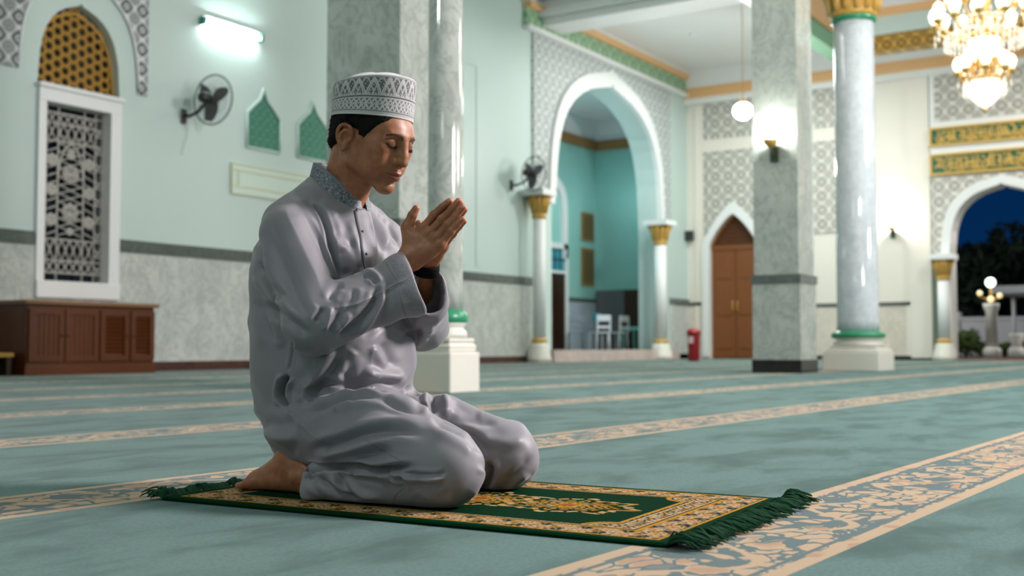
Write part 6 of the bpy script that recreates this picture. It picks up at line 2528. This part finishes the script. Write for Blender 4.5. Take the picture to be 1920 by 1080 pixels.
# ------------------------------------------------------------------ light, sky, camera
def build_light(c0):
    def area(name, loc, aim, size, power, col, shape='DISK'):
        l = bpy.data.lights.new(name, 'AREA')
        l.shape, l.size, l.energy, l.color = shape, size, power, col
        o = bpy.data.objects.new(name, l)
        COL.objects.link(o)
        o.location = loc
        o.rotation_euler = (Vector(aim) - Vector(loc)).to_track_quat('-Z', 'Y').to_euler()
        return o

    def point(name, loc, power, col, r=.15):
        l = bpy.data.lights.new(name, 'POINT')
        l.energy, l.color, l.shadow_soft_size = power, col, r
        o = bpy.data.objects.new(name, l)
        COL.objects.link(o)
        o.location = loc
        return o
    cool, warm = (.90, 1.0, .95), (1.0, .95, .89)
    point('chandelier_light', (c0[0], c0[1], c0[2] + 1.9), 260, warm, .35)
    # unseen area lights added under the ceiling to light the bays
    for k, (x, y, p) in enumerate(((8.5, 6.5, 330), (17, 8.0, 120), (25, 9.6, 230), (17.5, 0, 330), (25.5, 2.5, 230))):
        area('added_area_light', (x, y, 7.2 if x > 22 else 8.4), (x, y, 0), 2.4, p, cool if y > 3 else warm)
    area('added_area_light', (7.6, -4.6, 5.2), (2.3, 1.9, .45), 1.9, 1350, (1.0, .90, .895))  # unseen key light added, aimed at the man
    area('added_area_light', (16.5, -6, 6.4), (15.3, 5, 2.4), 2.0, 540, (1.0, .95, .93))  # added to brighten the right faces of slim pillar and round column
    l = bpy.data.lights.new('pillar_fill_spot', 'SPOT')  # unseen spot added to brighten the wide pillar, sparing the man
    l.energy, l.color, l.spot_size, l.spot_blend, l.shadow_soft_size = 700, cool, math.radians(62), .8, .3
    o = bpy.data.objects.new('pillar_fill_spot', l)
    COL.objects.link(o)
    o.location = (1.6, 7.0, 7.4)
    o.rotation_euler = (Vector((6.6, 6.2, 4.4)) - o.location).to_track_quat('-Z', 'Y').to_euler()
    area('added_area_light', (-4.5, 2.0, 7.6), (-4.5, 2.0, 0), 2.2, 140, cool)  # added overhead fill for the camera side of the man
    point('alcove_lamp', (24.6, 14.2, 4.6), 48, (.55, .88, 1.0), .15)
    point('alcove_lamp', (27.6, 14.5, 4.4), 14, (.8, .97, 1.0), .15)
    a = at(1500, 700, Z=0)
    zc = HC + (647 - 246) * 13.85 / F
    point('pillar_lamp_light', (a[0] - .17, a[1] + .30, zc + .16), 30, (1, .97, .92), .04)
    point('far_lamp_light', (XB - .25, 7.42, 3.36), 60, (1, .97, .92), .05)
    g = at(1393, 208, D=24.0)
    point('pendant_light', (g[0] - .0, g[1], g[2] - .4), 380, (1, .97, .92), .2)
    a = at(1860, 640, D=33)
    point('garden_light', (a[0] - 1.5, a[1] + 1.0, 3.6), 260, (.95, 1, .97), .15)
    point('garden_light', (a[0] + 4, a[1] - 5.5, 4.0), 900, (1, .96, .92), .2)  # added out of view to brighten the garden wall
    point('garden_light', (a[0] + 4, a[1] + 6.5, 4.0), 600, (1, .96, .92), .2)  # second added wall light, out of view on the other side
    w = bpy.data.worlds.new('night_sky')
    bpy.context.scene.world = w
    w.use_nodes = True
    nt = w.node_tree
    bg = nt.nodes['Background']
    tc = nt.nodes.new('ShaderNodeTexCoord')
    sx = nt.nodes.new('ShaderNodeSeparateXYZ')
    nt.links.new(tc.outputs['Generated'], sx.inputs[0])
    r = nt.nodes.new('ShaderNodeValToRGB')
    nt.links.new(sx.outputs[2], r.inputs[0])
    r.color_ramp.elements[0].color = (.001, .022, .085, 1)
    r.color_ramp.elements[1].position = .5
    r.color_ramp.elements[1].color = (.001, .012, .05, 1)
    nt.links.new(r.outputs[0], bg.inputs[0])
    bg.inputs[1].default_value = 1.0


def build_camera():
    cd = bpy.data.cameras.new('camera')
    c = bpy.data.objects.new('camera', cd)
    COL.objects.link(c)
    cd.sensor_width = 36
    cd.lens = F / 1920 * 36
    cd.clip_end = 300
    c.matrix_world = Matrix(((RT[0], UPV[0], -FW[0], 0), (RT[1], UPV[1], -FW[1], 0), (RT[2], UPV[2], -FW[2], HC), (0, 0, 0, 1)))
    cd.dof.use_dof = True
    cd.dof.focus_distance = 2.58
    cd.dof.aperture_fstop = 3.7
    bpy.context.scene.camera = c
    return cd
build_man()
build_rug()
build_shell()
build_ring()
build_alcove()
build_window()
build_pillars()
build_fittings()
C0 = build_chandelier()
build_garden()
build_light(C0)
CD = build_camera()
sc = bpy.context.scene
sc.view_settings.view_transform = 'Standard'
sc.view_settings.look = 'None'
sc.view_settings.exposure = 0.0
sc.view_settings.gamma = 1.0
sc.view_settings.use_curve_mapping = False
sc.cycles.use_denoising = True
sc.cycles.max_bounces = 6
sc.cycles.diffuse_bounces = 4
sc.cycles.sample_clamp_indirect = 6.0
